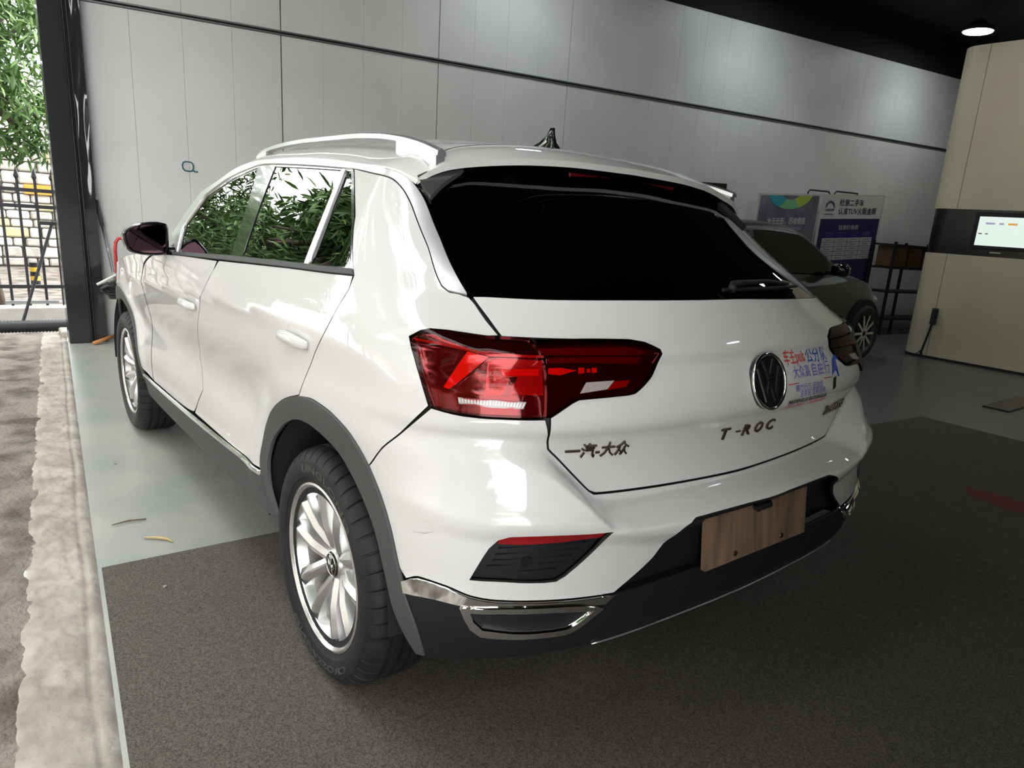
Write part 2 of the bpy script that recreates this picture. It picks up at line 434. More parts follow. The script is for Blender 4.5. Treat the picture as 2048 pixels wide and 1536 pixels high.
def SN(u, z, e=1e-3):
    u = np.asarray(u, float)
    a = SF(u + e, z) - SF(u - e, z); b = SF(u, z + e) - SF(u, z - e)
    n = np.cross(a, b); n /= np.linalg.norm(n, axis=-1, keepdims=True) + 1e-12
    return n

OUT = {
 'strip': [(-1.5872,1.1369),(-1.5515,1.2295),(-1.5028,1.3133),(-1.3444,1.3672),(-1.2249,1.4078),(-1.0795,1.4286),(-0.9282,1.4351),(-0.6376,1.4361),(-0.3859,1.4264),(-0.188,1.413),(0.0017,1.3985),(0.1091,1.3847),(0.194,1.3628),(0.2992,1.3192),(0.4217,1.2417),(0.4897,1.1817),(0.5395,1.1315),(0.5361,1.1293),(0.4905,1.134),(0.4726,1.1428),(0.4568,1.158),(0.3934,1.2212),(0.2555,1.3072),(0.1752,1.345),(0.0898,1.3721),(-0.017,1.3819),(-0.1656,1.3962),(-0.2479,1.3997),(-0.4985,1.41),(-0.8459,1.4197),(-0.985,1.4163),(-1.2405,1.3712),(-1.4263,1.3023),(-1.4861,1.1791),(-1.387,1.0743)],
 'E1': [(-1.5872,1.1369),(-1.5515,1.2295),(-1.5028,1.3133),(-1.3444,1.3672),(-1.2249,1.4078),(-1.0795,1.4286),(-0.9282,1.4351),(-0.6376,1.4361),(-0.3859,1.4264),(-0.188,1.413),(0.0017,1.3985),(0.1091,1.3847),(0.194,1.3628),(0.2992,1.3192),(0.4217,1.2417),(0.4897,1.1817),(0.5395,1.1315)],
 'frame': [(-1.3979,1.0715),(-1.4861,1.1791),(-1.4263,1.3023),(-1.2405,1.3712),(-0.985,1.4163),(-0.8459,1.4197),(-0.4985,1.41),(-0.2479,1.3997),(-0.1784,1.3963),(0.0017,1.2654),(0.1639,1.1533),(-0.1528,1.1406),(-0.6935,1.1157)],
 'glass_f': [(-1.3689,1.0815),(-1.457,1.1806),(-1.3927,1.297),(-1.2123,1.3635),(-0.9884,1.4091),(-0.8867,1.3121),(-0.7496,1.1209)],
 'glass_r': [(-0.8138,1.4123),(-0.489,1.4037),(-0.2554,1.3956),(-0.1981,1.2565),(-0.1606,1.1465),(-0.6387,1.1234),(-0.735,1.2819)],
 'glass_q': [(-0.2082,1.3924),(-0.1836,1.3908),(-0.0127,1.2647),(0.1462,1.1589),(-0.1084,1.1485),(-0.1527,1.2719)],
 'divider': [(-0.2439,1.3969),(-0.2187,1.3953),(-0.1648,1.2687),(-0.1174,1.1451),(-0.1465,1.1438),(-0.1884,1.2569)],
 'belt': [(-1.4295,1.0749),(-0.6957,1.1172),(-0.1544,1.1418),(0.1652,1.1545),(0.1801,1.1431),(-0.2271,1.1258),(-0.7858,1.0983),(-1.4342,1.0647)],
 'quarter': [(-0.1656,1.3962),(-0.017,1.3819),(0.0898,1.3721),(0.1752,1.345),(0.2555,1.3072),(0.3934,1.2212),(0.4568,1.158),(0.4726,1.1428),(0.4905,1.134),(0.4959,1.1324),(0.5438,1.126),(0.5833,1.0865),(0.6082,1.0606),(0.5827,1.0583),(0.5072,1.0633),(0.4729,1.0628),(0.4566,1.0585),(0.4352,1.0451),(0.4695,0.9712),(0.4889,0.9175),(0.4325,0.8453),(0.3928,0.8039),(0.3628,0.762),(0.3504,0.7466),(0.3221,0.7751),(0.2877,0.8003),(0.2442,0.8164),(0.1896,0.8274),(0.1261,0.832),(0.0618,0.8316),(-0.0316,0.8189),(-0.0209,0.8227),(0.0119,0.8736),(0.0712,0.9479),(0.1205,0.9946),(0.1574,1.043),(0.1724,1.0777),(0.1867,1.1119),(0.1812,1.142)],
 'rdoor': [(-0.8392,1.0921),(-0.2255,1.1246),(0.1765,1.1416),(0.1867,1.1119),(0.1724,1.0777),(0.1574,1.043),(0.1205,0.9946),(0.0712,0.9479),(0.0119,0.8736),(-0.0209,0.8227),(-0.1193,0.7912),(-0.1978,0.7577),(-0.2766,0.711),(-0.3288,0.6575),(-0.3577,0.5952),(-0.3782,0.5464),(-0.3844,0.4989),(-0.3835,0.5025),(-0.6878,0.4826),(-1.1968,0.4726),(-1.0765,0.5927),(-1.0986,0.6434),(-1.1319,0.706),(-1.0814,0.7991),(-0.995,0.8965),(-0.9088,0.979),(-0.8801,1.0144),(-0.8501,1.0594)],
 'fdoor': [(-1.98,0.43),(-1.985,0.62),(-1.985,0.78),(-1.97,0.9),(-1.93,0.97),(-1.78,1.032),(-1.4021,1.0652),(-0.86,1.0903),(-0.8501,1.0594),(-0.8801,1.0144),(-0.9088,0.979),(-0.995,0.8965),(-1.0814,0.7991),(-1.1319,0.706),(-1.0986,0.6434),(-1.0765,0.5927),(-1.2194,0.473)],
 'arch': [(-0.3844,0.4989),(-0.3782,0.5464),(-0.3577,0.5952),(-0.3288,0.6575),(-0.2766,0.711),(-0.1978,0.7577),(-0.1193,0.7912),(-0.0316,0.8189),(0.0618,0.8316),(0.1261,0.832),(0.1896,0.8274),(0.2442,0.8164),(0.2877,0.8003),(0.3221,0.7751),(0.3504,0.7466),(0.3892,0.6927),(0.419,0.6267),(0.4421,0.5469),(0.4486,0.5228),(0.4584,0.4943),(0.4833,0.4261),(0.4994,0.3447),(0.4793,0.336),(0.4356,0.4199),(0.4084,0.5082),(0.3761,0.5992),(0.3397,0.6507),(0.2903,0.6963),(0.2256,0.735),(0.1453,0.7531),(0.0375,0.7602),(-0.0543,0.7489),(-0.165,0.7061),(-0.2683,0.6385),(-0.2984,0.5993),(-0.3196,0.5556),(-0.3259,0.5011),(-0.3184,0.4468),(-0.2982,0.3698),(-0.3207,0.3556),(-0.3709,0.4279)],
 'sill': [(-2.245,0.415),(-2.05,0.412),(-1.2611,0.4413),(-0.6909,0.4692),(-0.3883,0.4845),(-0.3815,0.4241),(-0.3329,0.3506),(-0.7791,0.3322),(-1.3692,0.3099),(-2.31,0.285)],
 'sillchrome': [(-2.2,0.424),(-2.0,0.423),(-1.2497,0.4569),(-0.6883,0.4807),(-0.3816,0.4965),(-0.385,0.4838),(-0.6914,0.4672),(-1.2633,0.4386),(-2.0,0.412),(-2.2,0.413)],
 'tail_out': [(0.4376,1.0444),(0.4572,1.0568),(0.4735,1.0611),(0.5076,1.0616),(0.5827,1.0574),(0.6117,1.0574),(0.6645,1.0573),(0.6667,1.0549),(0.6788,1.0351),(0.6886,1.0055),(0.6864,0.9546),(0.6856,0.9097),(0.6518,0.9083),(0.5859,0.9083),(0.5389,0.9111),(0.4964,0.9148),(0.4926,0.9181),(0.4714,0.9715)],
 'tail_in': [(0.6696,1.055),(0.6815,1.0352),(0.6914,1.0056),(0.689,0.9546),(0.689,0.9117),(0.6908,0.9117),(0.7315,0.9384),(0.7445,0.9451),(0.8441,0.9508),(0.8572,0.9531),(0.9144,0.9931),(0.938,1.0304),(0.9356,1.0387),(0.9008,1.0532),(0.8705,1.0583),(0.7773,1.0591)],
 'hatch': [(0.5495,1.1283),(0.5864,1.0903),(0.6119,1.0591),(0.6678,1.0592),(0.7773,1.0591),(0.8705,1.0583),(0.9008,1.0532),(0.9356,1.0387),(0.938,1.0304),(0.9144,0.9931),(0.8572,0.9531),(0.8441,0.9508),(0.7445,0.9451),(0.7315,0.9384),(0.6925,0.9086),(0.6945,0.8706),(0.6975,0.8493),(0.7017,0.8323),(0.718,0.814),(0.7662,0.7587),(0.8013,0.7204),(0.8157,0.7135),(0.9616,0.707),(1.2171,0.6983),(1.3,0.697),(1.3,1.1445),(1.2621,1.1442),(0.9394,1.1392),(0.7347,1.1328),(0.6454,1.1312),(0.5817,1.1303)],
 'bumper': [(0.3504,0.7466),(0.3628,0.762),(0.3928,0.8039),(0.4325,0.8453),(0.4927,0.9151),(0.539,0.9081),(0.586,0.9053),(0.652,0.9052),(0.6858,0.9056),(0.6945,0.8706),(0.6975,0.8493),(0.7017,0.8323),(0.718,0.814),(0.7662,0.7587),(0.8013,0.7204),(0.8137,0.7113),(0.9621,0.7043),(1.218,0.6953),(1.3,0.6935),(1.3,0.6575),(1.2031,0.6588),(1.0277,0.6598),(0.9903,0.6584),(0.9466,0.6393),(0.8941,0.5676),(0.8251,0.5059),(0.7881,0.5093),(0.6836,0.5209),(0.614,0.5276),(0.5731,0.536),(0.5342,0.5496),(0.4845,0.5483),(0.458,0.5284),(0.4421,0.5469),(0.419,0.6267),(0.3892,0.6927),(0.3504,0.7466)],
 'vent': [(0.5733,0.5748),(0.5857,0.6114),(0.5996,0.6468),(0.6124,0.6655),(0.6284,0.6737),(0.6933,0.6767),(0.7906,0.673),(0.7698,0.6272),(0.7232,0.5745),(0.7093,0.5651),(0.6683,0.5673),(0.6119,0.5738)],
 'reflector': [(0.614,0.6642),(0.6285,0.6723),(0.6935,0.6753),(0.788,0.6723),(0.7792,0.65),(0.6861,0.6514),(0.6453,0.6514),(0.6107,0.6538)],
 'chrome': [(0.451,0.5206),(0.4845,0.5459),(0.5343,0.5473),(0.5731,0.5337),(0.6141,0.5252),(0.6838,0.5184),(0.7884,0.5067),(0.8233,0.5039),(0.8072,0.4854),(0.7035,0.5052),(0.6211,0.5116),(0.5739,0.5123),(0.5162,0.5138),(0.4561,0.4954)],
 'exh_out': [(0.5596,0.512),(0.5668,0.4869),(0.5772,0.4625),(0.5931,0.4456),(0.6446,0.4372),(0.7386,0.4317),(0.7564,0.44),(0.8027,0.4803),(0.7487,0.5011),(0.6611,0.5116),(0.6052,0.5134)],
 'exh_in': [(0.5758,0.5018),(0.5813,0.4818),(0.5955,0.4628),(0.6436,0.452),(0.6848,0.4477),(0.7368,0.4459),(0.7535,0.4558),(0.7826,0.48),(0.7042,0.4951),(0.6216,0.5018)],
 'diffuser': [(0.8288,0.5021),(0.8941,0.5676),(0.9466,0.6393),(0.9903,0.6584),(1.0277,0.6598),(1.2031,0.6588),(1.3,0.6575),(1.3,0.49),(1.1032,0.5042),(0.9381,0.5033)],
 'lower': [(0.4584,0.4931),(0.5163,0.5115),(0.574,0.5099),(0.6212,0.5091),(0.7037,0.5027),(0.8097,0.482),(0.8292,0.4994),(0.9385,0.5018),(1.1037,0.5026),(1.3,0.488),(1.3,0.374),(1.0635,0.3773),(0.8159,0.3718),(0.6928,0.3784),(0.596,0.3723),(0.4992,0.3408),(0.4833,0.4232)],
 'rglass': [(0.5431,1.1317),(0.4926,1.1818),(0.4252,1.2418),(0.308,1.3171),(0.2159,1.356),(0.36,1.42),(0.7,1.45),(1.3,1.45),(1.3,1.1445),(1.2621,1.1442),(0.9394,1.1392),(0.7347,1.1328),(0.6454,1.1312),(0.5841,1.1314)],
 'tail_topband': [(0.4413,1.0431),(0.4601,1.0545),(0.5081,1.059),(0.5826,1.0549),(0.661,1.0546),(0.6846,1.0287),(0.5925,1.0271),(0.5201,1.0392),(0.4455,1.0436)],
 'tail_line': [(0.4455,1.0436),(0.52,1.0401),(0.5924,1.0281),(0.6856,1.0297),(0.6865,1.0247),(0.5908,1.0231),(0.5196,1.0356),(0.4485,1.0403)],
 'tail_v': [(0.5498,1.0308),(0.5882,1.0219),(0.552,0.9877),(0.5359,0.9715),(0.5215,0.9568),(0.5118,0.9593),(0.5223,0.9813),(0.5392,1.0126)],
 'tail_tri': [(0.4555,1.0375),(0.5045,1.0377),(0.5453,1.0305),(0.5102,0.9572),(0.4882,0.9636),(0.4734,0.9958)],
 'tail_mid': [(0.5859,1.0109),(0.6076,1.0213),(0.6848,1.0185),(0.6829,0.9546),(0.5828,0.9507)],
 'tail_bar': [(0.6079,1.0009),(0.6774,1.0034),(0.6763,0.9914),(0.6129,0.9894)],
 'tail_slash': [(0.625,0.9872),(0.638,0.9877),(0.6251,0.9511),(0.6119,0.9504)],
 'tail_clear': [(0.5391,0.9431),(0.5956,0.9415),(0.6512,0.9403),(0.6464,0.9263),(0.5919,0.9266),(0.5414,0.9305)],
 'tail_lens2': [(0.6495,0.954),(0.6802,0.9497),(0.6804,0.9148),(0.6416,0.9161)],
 'tin_bar': [(0.6959,1.0047),(0.7186,1.0058),(0.75,1.0009),(0.7168,0.9927),(0.6949,0.9953)],
 'tin_d1': [(0.7545,1.0058),(0.7655,1.0057),(0.7639,0.996),(0.7531,0.9961)],
 'tin_d2': [(0.7713,1.0036),(0.7774,1.0035),(0.7763,0.9977),(0.7702,0.9978)],
 'tin_d3': [(0.7817,1.0054),(0.791,1.0053),(0.7893,0.9965),(0.7802,0.9967)],
 'tin_rev': [(0.7598,0.9754),(0.8168,0.9775),(0.7984,0.962),(0.7451,0.956)],
 'tin_red': [(0.8212,0.9783),(0.8561,0.9797),(0.8436,0.9677),(0.8049,0.9637)],
 'tin_band': [(0.6765,1.044),(0.8665,1.048),(0.9082,1.0354),(0.8709,1.0303),(0.6886,1.0326)],
 'tin_band2': [(0.6957,1.0249),(0.8882,1.0254),(0.8819,1.0099),(0.7556,1.014),(0.696,1.0147)],
 'fin': [(0.191,1.3758),(0.2225,1.3922),(0.2977,1.4124),(0.4207,1.4268),(0.4004,1.4014),(0.3597,1.381),(0.33,1.36),(0.3111,1.3285),(0.2541,1.3501)],
 'L_f': [(-0.8472,1.0897),(-0.8501,1.0594),(-0.8801,1.0144),(-0.9088,0.979),(-0.995,0.8965),(-1.0814,0.7991),(-1.1319,0.706),(-1.0986,0.6434),(-1.0765,0.5927),(-1.2194,0.473)],
 'L_r': [(0.1812,1.142),(0.1867,1.1119),(0.1724,1.0777),(0.1574,1.043),(0.1205,0.9946),(0.0712,0.9479),(0.0119,0.8736),(-0.0209,0.8227)],
 'L_s': [(0.3504,0.7466),(0.3628,0.762),(0.3928,0.8039),(0.4325,0.8453),(0.4927,0.9151)],
 'L_h': [(0.5495,1.1283),(0.5864,1.0903),(0.6119,1.0591)],
 'L_b': [(0.6892,0.9066),(0.6945,0.8706),(0.6975,0.8493),(0.7017,0.8323),(0.718,0.814),(0.7662,0.7587),(0.8013,0.7204),(0.8157,0.7135)],
 'L_h2': [(0.8158,0.7122),(0.9616,0.707),(1.2171,0.6983),(1.3,0.697)],
 'plate_c': [(1.2592,0.5806)],
 'handle_r': [(-0.1571,0.9572),(-0.0602,0.9859),(0.0505,0.9706),(-0.0623,0.9352),(-0.148,0.9373)],
 'handle_f': [(-1.2181,0.9086),(-1.0851,0.9365),(-0.9846,0.9315),(-1.1239,0.8875),(-1.2257,0.8887)],
 'sensor': [(1.0045,0.4627)],
 'emblem': [(1.2911,0.9524)],
 'b_fv': [(0.7456,0.8094),(0.9001,0.7973)],
 'b_troc': [(1.2311,0.7985),(1.4644,0.7946)],
 'b_tsi': [(1.7964,0.7871),(1.8881,0.7966)],
 'sticker': [(1.41,1.0108),(1.7251,1.0106),(1.7458,0.8449),(1.377,0.8867)],
 'scratch': [(0.4669,0.6445),(0.4945,0.655),(0.5166,0.6686)],
 'wiper': [(1.2577,1.1476),(1.2541,1.1742),(1.6644,1.1656)],
}

# ================================================================ the place
WE = Vector((-.15643, -.98769, 0)); WN = Vector((-.98769, .15643, 0)); W0 = Vector((5.75, .60, 0))
def WP(s, h, d=0.): return W0 + WE*s + WN*d + Vector((0, 0, h))
def kerb_y(x): return 1.367 - .0903*x
ht = lambda s: 2.79 + .0195*s
hc = lambda s: 3.893 + .0205*s
# floor
def slab(name, P, m, label):
    n = len(P); return tag(MB().add([(x, y, 0) for x, y in P] + [(x, y, -.2) for x, y in P], [tuple(range(n)), tuple(range(n, 2*n))[::-1]] + [(i, n+i, n+(i+1) % n, (i+1) % n) for i in range(n)]).build(name, m), label, kind='structure')
slab('floor', [(-7, kerb_y(-7)), (-7, -2.2), (5.37, -2.2), (5.85, .60), (5.6, kerb_y(5.6))], 'concrete', 'polished grey-green concrete shop floor beside the white car')
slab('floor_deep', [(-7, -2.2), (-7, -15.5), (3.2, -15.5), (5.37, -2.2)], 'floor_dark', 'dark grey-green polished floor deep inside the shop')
cp = [(.975, kerb_y(.975)-.012), (-6.9, kerb_y(-6.9)-.012), (-6.9, -4.3), (.55, -4.4), (.93, -.6)]
n = len(cp); cpo = MB().add([(x, y, .007) for x, y in cp] + [(x, y, .0005) for x, y in cp], [tuple(range(n)), tuple(range(n, 2*n))[::-1]] + [(i, n+i, n+(i+1) % n, (i+1) % n) for i in range(n)]).build('floor_carpet', 'carpet')
tag(cpo, 'speckled grey-brown felt carpet under the rear of the white car', 'carpet')
rp = [(-.36, -2.80), (-.45, -2.68), (-.66, -2.62), (-.80, -2.70), (-.70, -2.84), (-.5, -2.86)]
tag(MB().add([(x, y, .0085) for x, y in rp] + [(x, y, .0075) for x, y in rp], [tuple(range(6)), tuple(range(6, 12))[::-1]] + [(i, 6+i, 6+(i+1) % 6, (i+1) % 6) for i in range(6)]).build('red_patch', 'floor_red'), 'dark red patch on the carpet at the right', 'carpet patch')  # thin dark red shape just above the carpet
# threshold kerb and ground outside
def rough_strip(name, y0, y1, x0, x1, nx, ny, hf, m):
    V = []; F = []
    for i in range(nx):
        x = x0 + (x1-x0)*i/(nx-1)
        for j in range(ny):
            t = j/(ny-1); yy = y0(x) + (y1(x)-y0(x))*t; V.append((x, yy, hf(x, yy, t)))
    F = [(i*ny+j, (i+1)*ny+j, (i+1)*ny+j+1, i*ny+j+1) for i in range(nx-1) for j in range(ny-1)]
    me = mesh(name, V, F, True); return link(name, me, m)
from mathutils import noise as MN
def nz(x, y, s, o=0.): return MN.noise(Vector((x*s+o, y*s, o)))
def kerb_h(x, y, t):
    edge = .014*(1-abs(2*t-1)**8)
    groove = -.012*math.exp(-((t-.20-.05*nz(x, 0, 1.7, 6))/.035)**2)*(.6+.6*nz(x, 0, 3, 2))
    rut = -.006*max(0, nz(x*.6, y*2.2, 11, 9)) * (1 if t > .3 else .2)
    return -.004 + edge + groove + rut + .008*nz(x, y, 7, 3) + .005*nz(x, y, 24, 8) + .003*nz(x, y, 60, 1)
k_ = rough_strip('threshold_kerb', kerb_y, lambda x: kerb_y(x) + .20 + .004*(3-x), -3.5, 6.0, 900, 30, kerb_h, 'kerb'); tag(k_, 'rough pale concrete threshold strip along the open front', kind='structure')
def sand_h(x, y, t):
    lip = .007*math.exp(-t*28)*(.5+nz(x, 0, 5, 7)) - .010*min(1, t*9)
    return lip + .020*nz(x, y, 2.2, 5)*min(1, t*20) + .012*nz(x, y, 7, 1)*min(1, t*20) + .010*nz(x, y*.5, 13, 2)*min(1, t*20) + .006*nz(x, y, 34, 2)*min(1, t*20)
g_ = rough_strip('ground', lambda x: kerb_y(x) + .165 + .05*nz(x, 0, 2.3, 4) + .02*nz(x, 0, 9, 2) + .004*(3-x), lambda x: 4.5 + 0*x, -3.5, 6.0, 420, 150, sand_h, 'sand'); tag(g_, 'sandy churned earth with tyre tracks outside', kind='structure')
V = [(5.9, -3, -.03), (5.9, 14, -.03), (40, 14, -.03), (40, -3, -.03), (-20, 4.45, -.035), (5.95, 4.45, -.035), (5.95, 30, -.035), (-20, 30, -.035)]
tag(MB().add(V, [(0, 3, 2, 1), (4, 5, 6, 7)]).build('ground_beyond', 'sand'), 'pale yard and road surface beyond the gate', kind='structure')
# front wall of panels
wall = empty('wall_front', label='pale grey panelled shop wall behind the white car', kind='structure')
edges = [0, .4, .8, 1.2, 1.62, 2.0, 2.39, 2.78, 3.175, 3.57, 3.96, 4.35, 4.755] + [4.755 + .4*k for k in range(1, 27)]
dark = {1.62, 3.175, 4.755}
def wpanel(s0, s1, lo, hi):
    g0 = .005 if s0 in dark else .0007; g1 = .005 if s1 in dark else .0007
    a, b = s0+g0, s1-g1; zs = [(lo(a), hi(a)), (lo(b), hi(b))]; bv = .0015
    V = [WP(a+bv, zs[0][0]+bv, .0), WP(b-bv, zs[1][0]+bv, .0), WP(b-bv, zs[1][1]-bv, .0), WP(a+bv, zs[0][1]-bv, .0),
         WP(a, zs[0][0], -bv), WP(b, zs[1][0], -bv), WP(b, zs[1][1], -bv), WP(a, zs[0][1], -bv),
         WP(a, zs[0][0], -.04), WP(b, zs[1][0], -.04), WP(b, zs[1][1], -.04), WP(a, zs[0][1], -.04)]
    F = [(0, 1, 2, 3)] + [(k+j, k+(j+1) % 4, k+4+(j+1) % 4, k+4+j) for k in (0, 4) for j in range(4)]
    MB().add(V, F).build('panel', 'wall_panel', wall)
for a, b in zip(edges[:-1], edges[1:]):
    wpanel(a, b, lambda s: .0, lambda s: ht(s) - .022); wpanel(a, b, lambda s: ht(s) + .022, hc)
# trim between the rows: two thin rails with a recess
for dz_ in (-.013, .013):
    V = []
    for s in (0, 15.1):
        z = ht(s) + dz_; V += [WP(s, z-.006, .0), WP(s, z-.006, .012), WP(s, z+.006, .012), WP(s, z+.006, .0)]
    MB().add(V, [(0, 1, 2, 3), (7, 6, 5, 4)] + [(j, 4+j, 4+(j+1) % 4, (j+1) % 4) for j in range(4)]).build('trim_rail', 'trim_grey', wall)
V = [WP(0, 0, -.045), WP(15.2, 0, -.045), WP(15.2, 5.2, -.045), WP(0, 5.2, -.045)]
MB().add(V + [v - WN*.1 for v in V], [(0, 1, 2, 3), (7, 6, 5, 4)] + [(j, 4+j, 4+(j+1) % 4, (j+1) % 4) for j in range(4)]).build('wall_core', 'wall_back', wall)
# black upper wall, ceiling, far walls
bl = MB(); V = [WP(0, hc(0), .01), WP(15.2, hc(15.2), .01), WP(15.2, 4.75, .01), WP(0, 4.75, .01)]
tag(bl.add(V + [v - WN*.05 for v in V], [(0, 1, 2, 3), (7, 6, 5, 4)] + [(j, 4+j, 4+(j+1) % 4, (j+1) % 4) for j in range(4)]).build('trim_1', 'ceiling'), 'black band above the wall panels', kind='structure')
tag(MB().add([(-7.2, kerb_y(-7)+.15, 4.7), (-7.2, -15.7, 4.7), (3.2, -15.7, 4.7), (5.9, kerb_y(5.9)+.15, 4.7), (-7.2, kerb_y(-7)+.15, 4.9), (-7.2, -15.7, 4.9), (3.2, -15.7, 4.9), (5.9, kerb_y(5.9)+.15, 4.9)],
    [(0, 1, 2, 3), (7, 6, 5, 4), (0, 4, 5, 1), (1, 5, 6, 2), (2, 6, 7, 3), (3, 7, 4, 0)]).build('ceiling', 'ceiling'), 'black painted ceiling', kind='structure')
tag(MB().box((-2, -15.4, 2.35), (11, .1, 4.7)).build('wall_right', 'wall_back'), 'dark far wall of the shop', kind='structure')
tag(MB().add([(-3.3, kerb_y(-3.3)-.05, 0), (-3.3, kerb_y(-3.3)+.1, 0), (-7.1, kerb_y(-7.1)+.1, 0), (-7.1, kerb_y(-7.1)-.05, 0), (-3.3, kerb_y(-3.3)-.05, 4.7), (-3.3, kerb_y(-3.3)+.1, 4.7), (-7.1, kerb_y(-7.1)+.1, 4.7), (-7.1, kerb_y(-7.1)-.05, 4.7)], [(0, 1, 2, 3), (7, 6, 5, 4), (0, 4, 5, 1), (1, 5, 6, 2), (2, 6, 7, 3), (3, 7, 4, 0)]).build('wall_left', 'wall_back'), 'unseen dark side wall added to cut daylight from the rear left', kind='structure')  # side wall out of view, ended here to limit daylight
tag(MB().box((-7.05, -6.8, 2.35), (.1, 17.4, 4.7)).build('wall_back', 'wall_back'), 'dark wall behind the viewer', kind='structure')
# header beam over the open front
tag(MB().add([(5.62, kerb_y(5.62)-.05, 4.5), (5.62, kerb_y(5.62)+.15, 4.5), (-7.2, kerb_y(-7.2)+.15, 4.5), (-7.2, kerb_y(-7.2)-.05, 4.5), (5.62, kerb_y(5.62)-.05, 4.7), (5.62, kerb_y(5.62)+.15, 4.7), (-7.2, kerb_y(-7.2)+.15, 4.7), (-7.2, kerb_y(-7.2)-.05, 4.7)],
    [(0, 1, 2, 3), (7, 6, 5, 4), (0, 4, 5, 1), (1, 5, 6, 2), (2, 6, 7, 3), (3, 7, 4, 0)]).build('trim_2', 'steel_black'), 'black header beam over the open shop front', kind='structure')
# steel door post
post = empty('door_post', (5.5, .73, 0), label='glossy black steel door post at the edge of the open shop front', cat='post')
def pl(v): return (v[0]-5.5, v[1]-.73, v[2])
def pbox(name, x0, x1, y0, y1, m, z1=4.7): return MB().bbox(pl(((x0+x1)/2, (y0+y1)/2, z1/2)), (x1-x0, y1-y0, z1), .004).build(name, m, post)
pbox('front_plate', 5.46, 5.60, .700, .858, 'steel_black'); pbox('guide_channel', 5.50, 5.60, .672, .700, 'rubber'); pbox('guide_rail', 5.455, 5.50, .690, .700, 'steel_black'); pbox('guide_rail', 5.455, 5.60, .664, .674, 'steel_black')
V = []; nzs = 60
for i in range(nzs):
    z = 4.7*i/(nzs-1)
    for j in range(7):
        y = .664 - .086*j/6; w = .016*MN.noise(Vector((z*3.4, j*.45, 4))) * (1 if z > 1.2 else .1); V.append(pl((5.485 + w, y, z)))
me = mesh('warped_sheet', V, [(i*7+j, i*7+j+1, (i+1)*7+j+1, (i+1)*7+j) for i in range(nzs-1) for j in range(6)], True); link('warped_sheet', me, 'steel_warped', post)
pbox('side_plate', 5.49, 5.76, .578, .600, 'steel_black')
# lamps
def lamp(p, name='pendant_lamp', label=None, power=60, size=115, aim=None):
    r = empty(name, p, label=label, cat='lamp', group='round pendant lamps under the black ceiling')
    MB().lathe([(.0, .0), (.19, .0), (.20, .012)], 40, axis='Z').build('diffuser', 'lamp_disc', r)
    MB().lathe([(.20, .0), (.215, .004), (.215, .05), (.12, .10), (.06, .16), (.0, .16)], 40, axis='Z').build('housing', 'steel_black', r, smooth=.6)
    MB().tube([(0, 0, .16), (0, 0, 4.7-p[2])], .006, 6).build('cable', 'rubber', r)
    ld = bpy.data.lights.new('lamp_light', 'SPOT'); ld.energy = power; ld.spot_size = math.radians(size); ld.spot_blend = .45; ld.shadow_soft_size = .18; ld.color = (.90, 1, .95)
    lo = bpy.data.objects.new('lamp_light', ld); COL.objects.link(lo); lo.parent = r; lo.location = (0, 0, -.02)
    if aim: lo.rotation_euler = Vector(aim).to_track_quat('-Z', 'Y').to_euler()
for s, lb in ((10.85, 'round white pendant lamp glowing near the cream booth'), (7.404, 'round pendant lamp above the dark parked car'), (3.958, 'round pendant lamp over the panelled wall beyond the white car')):
    p = WP(s, 4.4, 1.05); lamp(tuple(p), label=lb, power=7, size=104, aim=tuple(-WN*.25 + Vector((0, 0, -1))))
lamp((-3.1, -5.1, 4.4), label='round pendant lamp over the carpet far behind the white car', power=8)
lamp((.9, -6.3, 4.4), label='added out-of-view pendant lamp that brightens the cream booth', power=9, size=80, aim=(0, -1.0, -1))  # extra lamp outside the view, added to light the booth front
# ---------------------------------------------------------------- things along the wall at the left
t = MB(); t.tube([tuple(WP(.79 + .045*math.cos(a), 1.557 + .045*math.sin(a) + .004*math.sin(3*a), .012 + .006*math.sin(2*a))) for a in np.linspace(0, 4*PI, 48)], .006, 6)
t.tube([tuple(WP(.82, 1.53, .012)), tuple(WP(.85, 1.515, .014)), tuple(WP(.87, 1.518, .012))], .006, 6)
tag(t.build('cable_coil', 'teal_cable', smooth=3), 'small dark teal coil of cable fixed to the pale wall', 'cable')
pole = empty('telescopic_pole', (5.62, .46, 0), label='telescopic metal pole with grey grip leaning in the wall corner', cat='pole')
A = Vector((.0, .10, 1.24)); B = Vector((-.02, -.06, .0))
def pt(t): return B.lerp(A, t)
MB().tube([pt(0), pt(.80)], .009, 8).build('shaft', 'steel_pipe', pole, smooth=3); MB().tube([pt(.80), pt(.97)], .016, 10).build('grip', 'grey_handle', pole, smooth=3); MB().tube([pt(.97), pt(1.0)], .011, 8).build('end_cap', 'white_pvc', pole, smooth=3)
for k in (.45, .62): MB().tube([pt(k), pt(k+.03)], .012, 8).build('clamp', 'white_pvc', pole, smooth=3)
tr = empty('hand_trolley', (5.28, .40, 0), label='red tubular hand trolley half hidden behind the white car front', cat='trolley')
MB().tube([(.05, .09, .04), (.05, .09, .80), (.05, .082, .87), (.05, .06, .905), (.05, .02, .91), (.05, -.09, .91), (.05, -.115, .87), (.05, -.115, .04)], .013, 10).build('handle', 'red_paint', tr, smooth=3)
MB().bbox((-.05, -.012, .03), (.22, .20, .02), .004).build('toe_plate', 'red_paint', tr)
for y in (-.14, .115): MB().lathe([(.0, -.015), (.06, -.015), (.07, 0), (.06, .015), (0, .015)], 20, c=(.05, y, .07)).build('wheel', 'rubber', tr)
bx_ = empty('storage_crate', (5.44, .08, 0), label='green plastic crate standing on a dark box behind the white car front', cat='crate')
